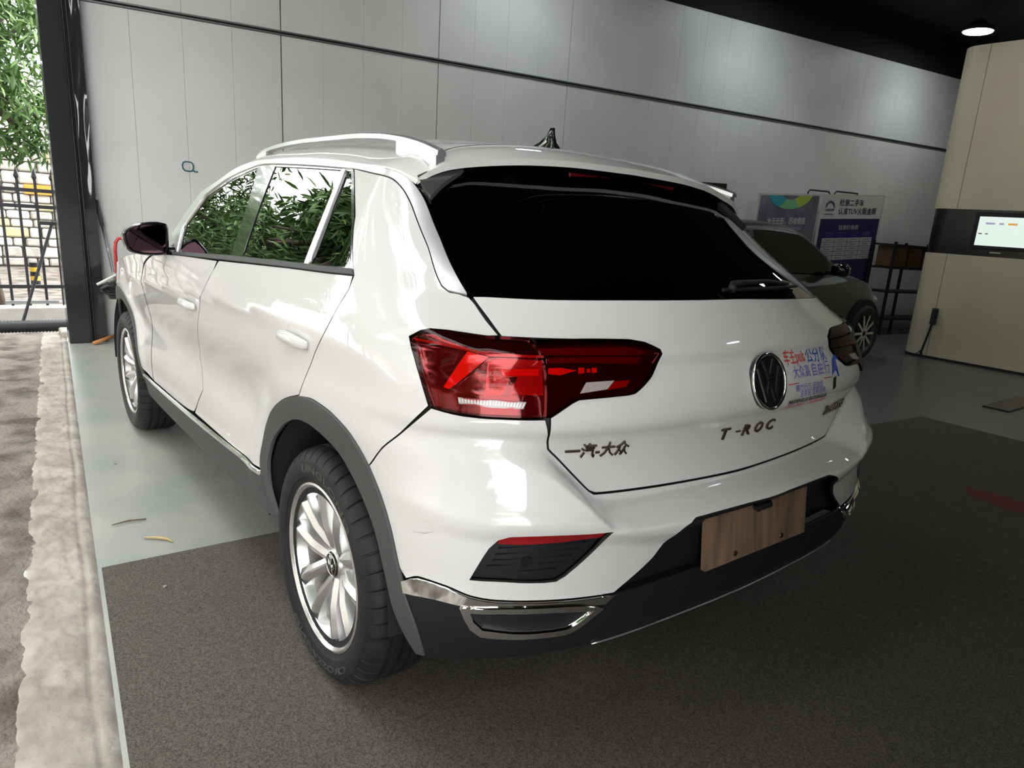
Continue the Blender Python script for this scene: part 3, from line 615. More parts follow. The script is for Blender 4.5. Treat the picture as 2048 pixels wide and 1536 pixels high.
MB().bbox((0, 0, .70), (.26, .24, .12), .01).build('crate_body', 'green_box', bx_); MB().bbox((0, 0, .32), (.30, .28, .64), .01).build('dark_box', 'rubber', bx_)
hs = MB()
for k in range(6):
    hs.tube([(4.98 + .03*math.sin(k), .56 - .02*k + .10*math.cos(a), .513 + .014*k + .07*math.sin(a)*.5) for a in np.linspace(0, 2*PI, 22)], .013, 8)
tag(hs.build('hose_bundle', 'hose_black', smooth=3), 'bundle of black hoses looped behind the white car front', 'hose')
st_ = MB(); st_.tube([(5.0, .685, .553), (5.02, .50, .655)], .011, 8); tag(st_.build('plastic_pipe', 'white_pvc', smooth=3), 'short white plastic pipe poking out of the black hose bundle', 'pipe')
hr_ = empty('hose_stand', (5.0, .50, 0), label='slim dark trestle carrying the black hose bundle', cat='stand')
for dx, dy in ((-.10, .08), (.10, .08), (0, -.10)): MB().tube([(dx, dy, 0), (0, 0, .445)], .010, 6).build('leg', 'steel_pipe', hr_, smooth=3)
MB().bbox((0, 0, .452), (.10, .22, .02), .004).build('bar', 'rubber', hr_)
tag(MB().tube([(5.34, .700, .018), (5.50, .52, .05)], .016, 8).build('wooden_stick', 'wood_orange', smooth=3), 'orange brown wooden stick lying at the foot of the post', 'stick')
tag(MB().bbox((5.60, .30, .035), (.14, .36, .07), .004).build('floor_block', 'stone_a'), 'grey block on the floor at the foot of the wall', 'block')
def bit(name, P, m, label, cat, r=.004):
    mb = MB(); mb.tube(P, [r*.5, r, r*.8, r*.3][:len(P)], 6); tag(mb.build(name, m, smooth=3), label, cat)
bit('straw', [(1.16, 1.10, .006), (1.13, 1.06, .010), (1.10, 1.03, .008), (1.07, 1.02, .005)], 'straw', 'dry yellow straw blade lying on the floor by the carpet edge', 'straw', .007)
bit('twig', [(1.34, 1.18, .006), (1.35, 1.12, .008), (1.34, 1.06, .006)], 'bark', 'thin dark twig lying on the concrete floor', 'twig', .004)
bit('cigarette_butt', [(1.10, 1.68, .004), (1.13, 1.67, .006), (1.16, 1.655, .004)], 'wood_orange', 'orange cigarette butt on the sandy ground at the left edge', 'butt', .006)
for k_, (x, y, lb) in enumerate(((1.38, .60, 'tiny pebble on the concrete floor near the sill of the white car'), (2.1, 1.05, 'tiny pebble on the concrete floor near the front wheel'), (.72, 1.12, 'tiny pale pebble lying on the carpet edge'))):
    me = MB().bbox((0, 0, 0), (.012, .009, .007), .002).build('pebble', 'kerb'); me.location = (x, y, .004 if x > .98 else .011); me.rotation_euler = (0, 0, k_)
    tag(me, lb, 'pebble', 'pebbles on the floor beside the car')
# ---------------------------------------------------------------- gate, pipe, yard
gate = empty('iron_gate', (6.8, 1.1, 0), label='black iron gate with spiked bars outside the open front', cat='gate')
for i in range(15):
    y = .745 + .136*i - 1.1; mb = MB(); mb.box((0, y, .74), (.022, .022, 1.18)); mb.lathe([(.011, 1.33), (.024, 1.36), (.0, 1.45)], 8, axis='Z', c=(0, y, 0)); mb.build('bar', 'iron', gate)
for z in (1.238, 1.090, .335): MB().box((0, .8, z), (.03, 2.35, .034)).build('rail', 'iron', gate)
tag(MB().box((6.95, 1.7, .06), (.25, 2.6, .12)).build('gate_base', 'stone_b'), 'pale concrete base below the iron gate', 'kerb')
br = empty('steel_brace', (6.2, 1.0, 0), label='black steel brace leaning from the gate to the ground', cat='brace')
MB().tube([(0, .142, .03), (.05, -.18, .985)], .013, 8).build('strut', 'iron', br); MB().bbox((.05, -.15, .965), (.05, .15, .035), .004).build('head_bar', 'iron', br)
tag(MB().box((6.76, 1.0, .19), (.03, .42, .03)).build('steel_bar', 'steel_pipe'), 'thin grey steel bar fixed low across the iron gate', 'bar')
pp = MB(); prof = [(y_, ) for y_ in range(2)]
pr = [(.050 + (.008 if k % 2 else 0), .70 + .0125*k) for k in range(0, 200)]
pp.lathe(pr, 20, axis='Y', c=(6.12, 0, .055)); tag(pp.build('corrugated_hose', 'hose_black', smooth=3), 'thick black corrugated hose lying along the gate', 'hose')
tag(MB().bbox((5.86, .80, .03), (.26, .17, .06), .012).build('concrete_footing', 'kerb'), 'small concrete footing beside the door post', 'footing')
bo = empty('bollard', (10.26, .71, -.03), label='short black and yellow striped bollard beyond the gate', cat='bollard')
for k in range(5): MB().lathe([(.055, .06*k), (.055, .06*(k+1))], 20, axis='Z', cap=True).build('band', 'rubber' if k % 2 == 0 else 'yellow', bo, smooth=.6)
# stone wall far behind the gate
sw = empty('stone_wall', (13, 0, 0), label='old wall of mixed pale and tan stone blocks beyond the gate', kind='structure')
MB().box((.20, 1.8, .95), (.3, 6.6, 2.0)).build('mortar_bed', 'mortar', sw)
rs = random.Random(3); z = -.02; row = 0
while z < 1.85:
    h = rs.uniform(.12, .20); y = -1.4
    while y < 3.6:
        w = rs.uniform(.14, .34); c = 'stone_b' if rs.random() < .5 else ('stone_c' if rs.random() < .22 else 'stone_a')
        MB().bbox((.0 + rs.uniform(-.02, .02), y + w/2, z + h/2), (.14, w-.018, h-.018), .02).build('stone', c, sw); y += w
    z += h
tag(MB().bbox((12.90, .34, 1.215), (.05, .42, .15), .004).build('sign_board', 'orange'), 'orange board hung on the far stone wall', 'sign')
tag(MB().box((26, 2, 2.2), (3, 22, 4.4)).build('far_building', 'stone_b'), 'pale low building standing behind the stone wall', 'building')
# trees
def leaf_mesh(L=.15, W=.036):
    V = [(0, 0, 0), (L*.3, W*.5, -.004), (L*.65, W*.42, -.014), (L, 0, -.035), (L*.65, -W*.42, -.014), (L*.3, -W*.5, -.004), (L*.3, 0, .006), (L*.65, 0, -.004)]
    return V, [(0, 6, 1), (1, 6, 7, 2), (2, 7, 3), (0, 5, 6), (5, 4, 7, 6), (4, 3, 7)]
LV, LF = leaf_mesh(); LVn = np.array(LV)
def leaf_matrix(p, rs_, sc=1.):
    az = rs_.uniform(0, 2*PI); pit = rs_.uniform(-1.1, .25); roll = rs_.uniform(-.7, .7)
    M = Matrix.Translation(p) @ Matrix.Rotation(az, 4, 'Z') @ Matrix.Rotation(-pit, 4, 'Y') @ Matrix.Rotation(roll, 4, 'X') @ Matrix.Scale(sc*rs_.uniform(.7, 1.25), 4); return M
def tree(name, base, trunk, centers, nleaf, label, parts=0, seed=1, sc=1., group=None):
    rs_ = random.Random(seed); t = empty(name, base, label=label, cat='tree', group=group)
    tk = MB(); tk.tube(trunk, [max(.05, .11*(1-i/len(trunk)*.7)) for i in range(len(trunk))], 10)
    top = Vector(trunk[-1])
    for c, r in centers: tk.tube([Vector(trunk[-2]), Vector(trunk[-2]).lerp(Vector(c), .6) + Vector((0, 0, .1)), Vector(c)], [.05, .035, .012], 6)
    tk.build('trunk', 'bark', t, smooth=3)
    V = []; F = []; tot = sum(r**2 for c, r in centers); shared = None; lst = []
    for c, r in centers:
        for k in range(int(nleaf*r*r/tot)):
            d = Vector((rs_.gauss(0, 1), rs_.gauss(0, 1), rs_.gauss(0, 1))).normalized()*r*(rs_.random()**.4); d.z *= .8
            lst.append((Vector(c) + d, leaf_matrix(Vector(c) + d, rs_, sc)))
    if parts:
        cam = Vector(CAM_POS) - Vector(base); lst.sort(key=lambda q: (q[0]-cam).length)
        shared = mesh('leaf', LV, LF, True); shared.materials.append(MATS['leaf_a'])
        for p, M in lst[:parts]:
            o = bpy.data.objects.new('leaf', shared); COL.objects.link(o); o.parent = t; o.matrix_local = M
        lst = lst[parts:]
    arr = []
    for k, (p, M) in enumerate(lst):
        A_ = np.array(M); arr.append(LVn @ A_[:3, :3].T + A_[:3, 3])
    V = np.concatenate(arr); nv = len(LV); F = [tuple(i + nv*k for i in f) for k in range(len(lst)) for f in LF]
    me = bpy.data.meshes.new('foliage'); me.from_pydata(V.tolist(), [], F); me.shade_smooth(); o = link('foliage', me, ['leaf_a', 'leaf_b'], t); o['kind'] = 'stuff'
    mi = np.repeat(np.random.RandomState(seed).randint(0, 2, len(lst)), len(LF)); me.polygons.foreach_set('material_index', mi.astype(np.int32))
    return t
tree('leafy_tree', (8.3, 1.25, -.03), [(0, 0, 0), (.05, .1, 1.2), (.0, .05, 2.2), (-.1, -.1, 3.0)],
     [((-.2, -.35, 2.15), .50), ((-.3, -.65, 1.95), .38), ((-.1, -.15, 2.75), .60), ((0, -.6, 3.0), .55), ((-.3, .25, 2.2), .55), ((.2, .2, 3.3), .7), ((-.2, .7, 2.7), .7), ((0, -.2, 3.9), .7), ((.6, -.3, 2.4), .5), ((.6, -.5, 3.2), .5), ((-.25, -.5, 1.72), .24), ((-.2, -.25, 1.75), .26)], 5200,
     'leafy green tree hanging over the iron gate', parts=300, seed=5)
for i, (x, y, h) in enumerate(((-5.8, 6.9, 9.0), (-2.0, 6.4, 9.5), (2.2, 6.4, 11.5), (6.0, 6.2, 11.5), (9.5, 3.4, 9.4), (12.0, 8.4, 11.0), (13.0, 3.9, 9.6))):
    rs = random.Random(20+i)
    cen = [((rs.uniform(-1.25, 1.25), rs.uniform(-1.0, 1.0), h*(.20 + .76*(k+.5)/44)), rs.uniform(.52, .78)) for k in range(44)]
    tree('yard_tree', (x, y, -.04), [(0, 0, 0), (.1, 0, h*.25), (-.05, .1, h*.5), (.1, 0, h*.75)], cen, 10500, ('leafy yard tree farthest back, mirrored in the car', 'leafy yard tree mirrored in the rear side window', 'tall leafy yard tree mirrored in the front side window', 'leafy yard tree beyond the gate, mirrored in the rear door glass', 'leafy yard tree near the iron gate, mirrored in the front door glass', 'tallest yard tree behind the gate trees', 'leafy yard tree standing far down the road beyond the gate')[i], seed=30+i, sc=2.0, group='trees in the yard across from the shop')
rs = random.Random(77)
cen = [((rs.uniform(-3.0, 3.0), rs.uniform(-1.5, 1.2), rs.uniform(4.7, 7.6)), rs.uniform(.45, .75)) for k in range(30)]
tree('overhanging_tree', (3.0, 4.3, -.04), [(0, 0, 0), (.15, 0, 2.0), (.05, .1, 4.0), (-.1, 0, 5.4)], cen, 6000, 'overhanging tree close to the shop front, mirrored in the rear pillar', seed=78, sc=1.9)
cen = [((rs.uniform(-2.6, 2.4), rs.uniform(-1.3, 1.2), rs.uniform(4.6, 7.8)), rs.uniform(.5, .8)) for k in range(34)]
tree('overhanging_tree', (-2.9, 4.2, -.04), [(0, 0, 0), (.1, 0, 2.0), (-.1, .1, 4.0), (.05, 0, 5.4)], cen, 5200, 'added overhanging tree behind the viewer, shading the rear bumper corner', seed=79, sc=1.9)  # unseen tree added to cut skylight on the bumper corner
tag(MB().box((0, 17, 4.0), (40, 3, 8.0)).build('sky_blocker', 'stone_a'), 'long grey block added behind the trees to hold back low sky', 'building')  # block out of view, added to screen the low sky

# ================================================================ the white car
car = empty('car', (0, 0, 0), label='white compact SUV with red tail lights seen from behind, beside the open shop front', cat='car')
def both(fn):
    for sg in (1, -1): fn(sg)
doors = {}
q = panel('quarter_panel', 'quarter', 'paint', car, gap=.0016)
rd = panel('rear_door', 'rdoor', 'paint', car, gap=.0016); fd = panel('front_door', 'fdoor', 'paint', car, gap=.0016)
# front fender, arches and sill of the front half
def circ(cx, cz, r, a0, a1, n=18): return [(-(cx + r*math.cos(a)), cz + r*math.sin(a)) for a in np.linspace(a0, a1, n)]
zf = pchip([1.7, 1.9, 2.3, 2.7, 3.0, 3.3], [1.045, 1.036, .995, .935, .87, .78])
fend = [(-1.99, .43), (-1.995, .78), (-1.975, .91), (-1.93, .985), (-1.80, 1.04)] + [(-x, float(zf(x))) for x in np.linspace(1.95, 3.25, 10)] + [(-3.27, .62)] + circ(2.68, .345, .455, .65, PI-.22)
panel('front_fender', fend, 'paint', car)
farch = circ(2.68, .345, .458, .30, PI-.10) + circ(2.68, .345, .388, PI-.05, .25)
panel('wheel_arch_trim', farch, 'cladding', car, off=.006, gap=.001)
panel('wheel_arch_trim', 'arch', 'cladding', car, off=.006, gap=.001)
sl = panel('side_sill', 'sill', 'cladding', car, off=.004, gap=.0005)
for p_, s_ in zip(sl, (1, -1)):
    V, F, N = panel_mesh(OUT['sillchrome'], off=.009, gap=0, skirt=.01)
    V = V*[1, s_, 1]; N = N*[1, s_, 1]; F = F if s_ > 0 else [tuple(f)[::-1] for f in F]
    link('chrome_strip', mesh('chrome_strip', V, F, True, N), 'chrome', p_)
# black strips behind the shut lines, standing in for shade in the gaps
def gap_strip(line, w=.011, off=-.011):
    P = np.array(line); T = np.gradient(P, axis=0); T /= np.linalg.norm(T, axis=1)[:, None]; Nn = np.stack([-T[:, 1], T[:, 0]], 1)
    A = [tuple(p) for p in P + Nn*w]; B = [tuple(p) for p in P - Nn*w]
    U = [q for q in A] + [q for q in B]; n = len(A)
    uz = []; 
    for X in (A, B):
        for i in range(n-1):
            for t in np.linspace(0, 1, 6, endpoint=(i == n-2)): uz.append((X[i][0] + (X[i+1][0]-X[i][0])*t, X[i][1] + (X[i+1][1]-X[i][1])*t))
    uz = np.array(uz); m = len(uz)//2
    V = SF(uz[:, 0], uz[:, 1]) + SN(uz[:, 0], uz[:, 1])*off
    for sg in (1, -1):
        link('gap_shade', mesh('gap_shade', V*[1, sg, 1], [(i, i+1, m+i+1, m+i) for i in range(m-1)]), 'rubber', car)
for k in ('L_f', 'L_r', 'L_s', 'L_h', 'L_b'): gap_strip(OUT[k])
gap_strip([(-1.98, .43), (-1.985, .62), (-1.985, .78), (-1.97, .90), (-1.93, .97), (-1.80, 1.03)]); gap_strip(OUT['L_h2'], .006, -.012)
# window line
panel('window_trim', 'strip', 'satin', car, off=.003, gap=.001, skirt=.012)
panel('window_frame', 'frame', 'black_gloss', car, holes=[OUT['glass_f'], OUT['glass_r'], OUT['glass_q']], off=-.002, gap=0, skirt=.01)
panel('side_window', 'glass_f', 'glass_front', car, off=-.005, gap=-.002, skirt=0)
panel('side_window', 'glass_r', 'glass_side', car, off=-.005, gap=-.002, skirt=0)
panel('side_window', 'glass_q', 'glass_side', car, off=-.005, gap=-.002, skirt=0)
panel('window_divider', 'divider', 'satin', car, off=.002, gap=0, skirt=.008)
panel('belt_trim', 'belt', 'cladding', car, off=.005, gap=0, skirt=.012)
# tailgate and rear glass
hatch = panel('tailgate', 'hatch', 'paint', car, center=True, step=.010, dz=.0105)[0]
rg = panel('rear_window', 'rglass', 'glass_rear', hatch, center=True, off=-.003, gap=.001, skirt=0)[0]
bump = panel('rear_bumper', 'bumper', 'paint', car, center=True, holes=[OUT['vent'], [(2*UC-a, b) for a, b in OUT['vent']]], dz=.0105, step=.010)[0]
for sg in (1, -1):
    def on_bump(name, key, m, off, gap=0., skirt=.01, par=bump, holes=(), sm=True):
        V, F, N = panel_mesh(OUT[key], off=off, gap=gap, skirt=skirt, holes=holes, du=.02, dz=.02, sm=sm)
        V = V*[1, sg, 1]; N = N*[1, sg, 1]; F = F if sg > 0 else [tuple(f)[::-1] for f in F]
        return link(name, mesh(name, V, F, True, N), m, par)
    on_bump('bumper_vent', 'vent', 'lower_plastic', -.016, -.003, 0)
    on_bump('bumper_reflector', 'reflector', 'reflector', -.009, 0, .01)
    vz = [p[1] for p in OUT['vent']]; zlo, zhi = min(vz)+.012, max(vz)-.030
    for k in range(5):      # slats in the vent
        z0 = zlo + (zhi-zlo)*(k+.5)/5; hw = .004
        P = np.array([(u, z0) for u in np.linspace(.55, .80, 60)]); ins = pip(P, inset(clean(OUT['vent']), .014))
        uu = P[ins, 0]
        if len(uu) > 3:
            key = '_slat'; OUT[key] = [(uu[0], z0-hw), (uu[-1], z0-hw), (uu[-1], z0+hw), (uu[0], z0+hw)]
            on_bump('slat', key, 'lower_plastic', -.008, 0, .008, sm=False)
    on_bump('chrome_trim', 'chrome', 'chrome', .006, 0, .012)
    on_bump('exhaust_surround', 'exh_out', 'chrome', .012, 0, .03, holes=[OUT['exh_in']])
    on_bump('exhaust_insert', 'exh_in', 'lower_plastic', -.006, -.002, 0)
# lower bumper and number-plate recess
low = panel('lower_bumper', 'lower', 'lower_plastic', car, center=True, off=.002, gap=0)[0]
V, F, N = panel_mesh(OUT['diffuser'], center=True, gap=-.004, skirt=0); V[:, 0] += .032; dif = link('plate_recess', mesh('plate_recess', V, F, True, N), 'lower_plastic', car)
lipu = [(float(u), float(z)) for u, z in zip(np.linspace(.80, UC, 30), np.interp(np.linspace(.80, UC, 30), [.69, .816, 1.06, UC], [.3800, .3740, .3785, .3755]))]
V = []; N_ = []
lip = MB(); pts = [SF(u, z) + SN(u, z)*.004 for u, z in lipu]; pts = [p for p in pts] + [p*np.array([1, -1, 1]) for p in pts[::-1][1:]]
lip.tube(pts, .0022, 6).build('lip_glint', 'satin', low, smooth=3)  # satin tube draws the bright reflection along the bottom edge
def disc_on(name, uz, r, m, par, off=.004, th=.004, n=24, sg=1):
    p = SF(*uz); nn = SN(*uz); p = p*[1, sg, 1]; nn = nn*[1, sg, 1]; nn = Vector(nn); a = nn.cross(Vector((0, 0, 1))).normalized(); b = a.cross(nn).normalized()
    b = b if b.z > 0 else -b
    mb = MB(); P0 = Vector(p) + nn*off
    mb.prism([(r*math.cos(t), r*math.sin(t)) for t in np.linspace(0, 2*PI, n, endpoint=False)], -.01, th, lambda x, y, h: P0 + a*x + b*y + nn*h)
    return mb.build(name, m, par)
for sg in (1, -1):
    disc_on('parking_sensor', OUT['sensor'][0], .011, 'black_gloss', low, .001, .003, sg=sg)
    disc_on('parking_sensor', ((.66), .61), .012, 'black_gloss', bump, -.014, .006, sg=sg)
# tail lights
def light_part(name, key, m, par, off, sg, skirt=.006, gap=0., sm=True):
    V, F, N = panel_mesh(OUT[key], off=off, gap=gap, skirt=skirt, du=.02, dz=.015, sm=sm)
    V = V*[1, sg, 1]; N = N*[1, sg, 1]; F = F if sg > 0 else [tuple(f)[::-1] for f in F]
    return link(name, mesh(name, V, F, True, N), m, par)
for sg in (1, -1):
    tl = light_part('tail_light', 'tail_out', 'red_deep', car, -.012, sg, .02, .0005)
    light_part('lens', 'tail_out', 'lens_red', tl, .006, sg, .018, .0005)
    for nm, k, m, of in (('upper_band', 'tail_topband', 'red_black', -.004), ('light_line', 'tail_line', 'red_mid', .001), ('side_reflector', 'tail_tri', 'red_dark', -.008),
                         ('light_blade', 'tail_v', 'red_bright', -.002), ('brake_lamp', 'tail_mid', 'red_mid', -.008), ('light_bar', 'tail_bar', 'red_bright', -.003),
                         ('lamp_shade', 'tail_slash', 'red_black', -.004), ('indicator_strip', 'tail_clear', 'clear_strip', .0066), ('lamp_facet', 'tail_lens2', 'red_dark', -.004)):
        light_part(nm, k, m, tl, of, sg, .005, 0, False)
    P4 = OUT['tail_clear']; n_ = 22
    for q_ in range(n_):
        t0, t1 = (q_+.15)/n_, (q_+.75)/n_; top = lambda t: np.array(P4[0])*(1-t) + np.array(P4[2])*t; bot = lambda t: np.array(P4[5])*(1-t) + np.array(P4[3])*t
        OUT['_rib'] = [tuple(top(t0)*.85+bot(t0)*.15), tuple(top(t1)*.85+bot(t1)*.15), tuple(top(t1)*.2+bot(t1)*.8), tuple(top(t0)*.2+bot(t0)*.8)]
        light_part('lamp_rib', '_rib', 'rib_white', tl, .0074, sg, 0, 0, False)
    ti = light_part('tail_light', 'tail_in', 'red_black', hatch, -.012, sg, .02, .0005)
    light_part('lens', 'tail_in', 'lens_red', ti, .006, sg, .018, .0005)
    for nm, k, m, of in (('light_bar', 'tin_bar', 'red_bright', -.003), ('light_dot', 'tin_d1', 'red_bright', -.003), ('light_dot', 'tin_d2', 'red_bright', -.003),
                         ('light_dot', 'tin_d3', 'red_bright', -.003), ('reverse_lamp', 'tin_rev', 'clear_strip', .0066), ('fog_lamp', 'tin_red', 'red_mid', -.003),
                         ('upper_band', 'tin_band', 'red_deep', -.004), ('mid_band', 'tin_band2', 'red_deep', -.004)):
        light_part(nm, k, m, ti, of, sg, .004, 0, False)
# roof
E1 = OUT['E1']
e1 = np.array([SF(u, z) for u, z in E1]); o_ = np.argsort(e1[:, 0]); ex, ey, ez = e1[o_, 0], e1[o_, 1], e1[o_, 2]
keep = (ex > -.13); ex, ey, ez = ex[keep], ey[keep], ez[keep]
fy = pchip(ex, ey); fz = pchip(ex, ez)
zc = pchip([-.40, -.24, 0, .2, .5, .9, 1.2, 1.45, 1.6], [1.44, 1.478, 1.512, 1.530, 1.548, 1.553, 1.535, 1.495, 1.46])
def roof_pt(x, t, d=0.):
    ye = float(fy(x)) - .001; ze = float(fz(x)); zz = float(zc(x)); y = ye*t
    return (x, y, ze + (zz-ze)*(1-abs(t)**2.6)**.8 + d)
def grid_mesh(name, f, us, vs, m, par, flip=False):
    V = [f(u, v) for u in us for v in vs]; n = len(vs)
    F = [(i*n+j, i*n+j+1, (i+1)*n+j+1, (i+1)*n+j) for i in range(len(us)-1) for j in range(n-1)]
    if flip: F = [f_[::-1] for f_ in F]
    return link(name, mesh(name, V, F, True), m, par)
sec = [(0, .030, 1.5135, -.200, 1.466), (.2, .028, 1.509, -.195, 1.463), (.35, .018, 1.498, -.176, 1.455), (.45, .002, 1.486, -.155, 1.444), (.52, -.020, 1.473, -.138, 1.433), (.58, -.045, 1.454, -.130, 1.420), (.62, -.070, 1.430, -.120, 1.404), (.645, -.090, 1.400, -.112, 1.388), (.657, -.100, 1.378, -.104, 1.378)]
sy = [s[0] for s in sec]; sp = [pchip(sy, [s[k] for s in sec]) for k in range(1, 5)]
ts = np.sin(np.linspace(-PI/2, PI/2, 61))
def roof_x(s, t):  # rear edge of the roof follows the spoiler seam
    x0 = float(sp[0](min(.66, abs(t)*.68)))
    return x0 + s*(1.38-x0)
roof = grid_mesh('roof', lambda s, t: roof_pt(roof_x(s, t), t), np.linspace(0, 1, 50), ts, 'paint', car, flip=True)
# windscreen, bonnet, nose: hidden from this side but closed
wsx = lambda v: 1.38 + v*.72
def ws_pt(v, t):
    a = Vector(roof_pt(1.38, t)); b = Vector((2.10 - .22*t*t, .80*t, 1.05-.02*t*t)); p = a.lerp(b, v); p.z += .05*math.sin(PI*v)*(1-t*t); return p[:]
grid_mesh('windscreen', ws_pt, np.linspace(0, 1, 12), np.linspace(-1, 1, 25), 'glass_front', car, flip=True)
def hood_pt(v, t):
    x = 1.84 + v*1.42; ze = float(zf(min(x, 3.25))); ye = float(ysid(x, ze)) - .003
    return (x + .22*(1-t*t)*(1-v), ye*t, ze + (.07-.02*v)*(1-abs(t)**2.4))
grid_mesh('bonnet', hood_pt, np.linspace(0, 1, 24), ts, 'paint', car, flip=True)
def nose_pt(v, t):
    zz = .28 + v*.50; yy = float(ysid(3.26, zz)); return (3.26 + .25*(1-abs(t)**3)*(1-.25*v), yy*t, zz + (.05*(1-abs(t)**2.4) if v > .99 else 0))
grid_mesh('front_bumper', nose_pt, np.linspace(0, 1, 14), ts, 'paint', car)
# spoiler
ss = np.concatenate([np.linspace(0, .5, 16), np.linspace(.52, .657, 14)]); ys_ = np.concatenate([-ss[::-1][:-1], ss])
def sp_top(y, v):
    a = abs(y); xf, zf_, xt, zt = (float(f(a)) for f in sp)
    xf = float(sp[0](min(.66, a/float(fy(xf))*.68))) - .004; zf_ = roof_pt(xf, a/float(fy(xf)))[2] - .0005
    return (xf + (xt-xf)*v, y, zf_ + (zt-zf_)*v + .012*math.sin(PI*v)*(1-(a/.657)**4))
spo = grid_mesh('spoiler', lambda y, v: sp_top(y, v), ys_, np.linspace(0, 1, 10), 'paint', hatch, flip=True)
def sp_edge(y, v):
    a = abs(y); x, _, z = sp_top(y, 1); return (x + .004*v, y, z - .016*v)
grid_mesh('spoiler_edge', sp_edge, ys_, np.linspace(0, 1, 3), 'paint', spo, flip=True)
def sp_under(y, v):
    a = abs(y); x, _, z = sp_edge(y, 1); xf = float(sp[0](a)); return (x + (xf-x)*v, y*(1-.02*v), z - .012*math.sin(PI*v) + v*.02*(1-a/.657))
grid_mesh('spoiler_underside', sp_under, ys_, np.linspace(0, 1, 6), 'black_gloss', spo, flip=True)
for sg in (1, -1):
    V, F, N = panel_mesh(OUT['fin'], off=.012, gap=0, skirt=.03, du=.012, dz=.012)
    V = V*[1, sg, 1]; N = N*[1, sg, 1]; F = F if sg > 0 else [tuple(f)[::-1] for f in F]
    link('spoiler_fin', mesh('spoiler_fin', V, F, True, N), 'fin_grey', spo)
MB().bbox((-.160, 0, 1.430), (.012, .44, .014), .003).build('brake_light', 'red_deep', spo)
# roof rails, antenna
def rail(sg):
    P = [(1.24, 1.478), (1.18, 1.490), (1.02, 1.503), (.73, 1.512), (.42, 1.512), (.22, 1.506), (.075, 1.492), (-.033, 1.474), (-.118, 1.453)]
    f = pchip([p[0] for p in P[::-1]], [p[1] for p in P[::-1]]); xs = np.linspace(1.24, -.118, 40)
    mb = MB(); pr = [(-.013, -.008), (-.011, .004), (0, .009), (.011, .004), (.013, -.008)]; V = []; n = len(pr)
    for x in xs:
        for a, b in pr: V.append((x, sg*(.600+a - .015*max(0, x-.9)), float(f(x)) + b - .010))
    F = [(i*n+j, i*n+(j+1) % n, (i+1)*n+(j+1) % n, (i+1)*n+j) for i in range(len(xs)-1) for j in range(n)] + [tuple(range(n)), tuple((len(xs)-1)*n+j for j in range(n))[::-1]]
    r = mb.add(V, F).build('roof_rail', 'satin', car, smooth=.7)
    for x0, x1 in ((1.24, 1.13), (.10, -.11)):
        fo = MB(); n = 8; V = []
        for x in np.linspace(x0, x1, n):
            zt = float(f(x))-.016; zb = roof_pt(x, .6/float(fy(x)))[2] - .004
            V += [(x, sg*.588, zb), (x, sg*.588, zt), (x, sg*.612, zt), (x, sg*.612, zb)]
        fo.add(V, [(i*4+j, i*4+(j+1) % 4, (i+1)*4+(j+1) % 4, (i+1)*4+j) for i in range(n-1) for j in range(4)] + [(0, 1, 2, 3), tuple((n-1)*4+j for j in range(4))[::-1]])
        fo.build('rail_foot', 'satin', r)
both(rail)
an = MB(); V = []; n = 12
for k, (xc_, hl, hw, z) in enumerate([(.235, .085, .033, 1.520), (.232, .078, .030, 1.537), (.215, .045, .018, 1.553), (.200, .020, .010, 1.575), (.193, .010, .006, 1.598)]):
    V += [(xc_ + hl*math.cos(a), hw*math.sin(a), z) for a in np.linspace(0, 2*PI, n, endpoint=False)]
an.add(V, [(i*n+j, i*n+(j+1) % n, (i+1)*n+(j+1) % n, (i+1)*n+j) for i in range(4) for j in range(n)] + [tuple(4*n+j for j in range(n))]).build('antenna', 'black_gloss', car, smooth=3)
# mirrors
def side_mirror(sg):
    # outline of the rear face (y outward, z), front face smaller
    ol = [(.883, 1.072), (.880, 1.120), (.879, 1.165), (.886, 1.179), (.915, 1.184), (.96, 1.179), (1.0, 1.167), (1.032, 1.143), (1.039, 1.122), (1.031, 1.086), (1.014, 1.065), (.98, 1.056), (.93, 1.054), (.893, 1.059)]
    ol = [(a, b) for a, b in smooth_poly(ol, .010, 50)]
    c = np.mean(ol, 0); lay = [(-.004, .93), (0, 1.0), (.03, 1.02), (.07, .93), (.10, .72), (.115, .42)]; V = []; n = len(ol)
    for d, s in lay: V += [(1.50 + d + .25*(c[0]-(c[0]+(a-c[0])*s))*0 , sg*(c[0]+(a-c[0])*s), c[1]+(b-c[1])*s) for a, b in ol]
    F = [(i*n+j, i*n+(j+1) % n, (i+1)*n+(j+1) % n, (i+1)*n+j) for i in range(len(lay)-1) for j in range(n)] + [tuple((len(lay)-1)*n+j for j in range(n))]
    # rim step towards the glass
    k = len(V); V += [(1.510, sg*(c[0]+(a-c[0])*.87), c[1]+(b-c[1])*.87) for a, b in ol]
    F += [(j, (j+1) % n, k+(j+1) % n, k+j) for j in range(n)]
    m = MB().add(V, F).build('side_mirror', 'black_gloss', car, smooth=.9)
    gl = MB(); gl.add([(1.508, sg*(c[0]+(a-c[0])*.86), c[1]+(b-c[1])*.86) for a, b in ol], [tuple(range(n))]).build('mirror_glass', 'mirror', m)
    MB().bbox((1.56, sg*.865, 1.072), (.10, .085, .030), .010).build('mirror_arm', 'black_gloss', m)
    MB().add([(1.75, sg*.853, 1.05), (1.42, sg*.868, 1.068), (1.47, sg*.842, 1.13), (1.75, sg*.846, 1.05)][:3] + [(1.75, sg*.833, 1.05), (1.42, sg*.848, 1.068), (1.47, sg*.822, 1.13)], [(0, 1, 2), (3, 5, 4), (0, 3, 4, 1), (1, 4, 5, 2), (2, 5, 3, 0)]).build('mirror_base', 'black_gloss', m)
both(side_mirror)
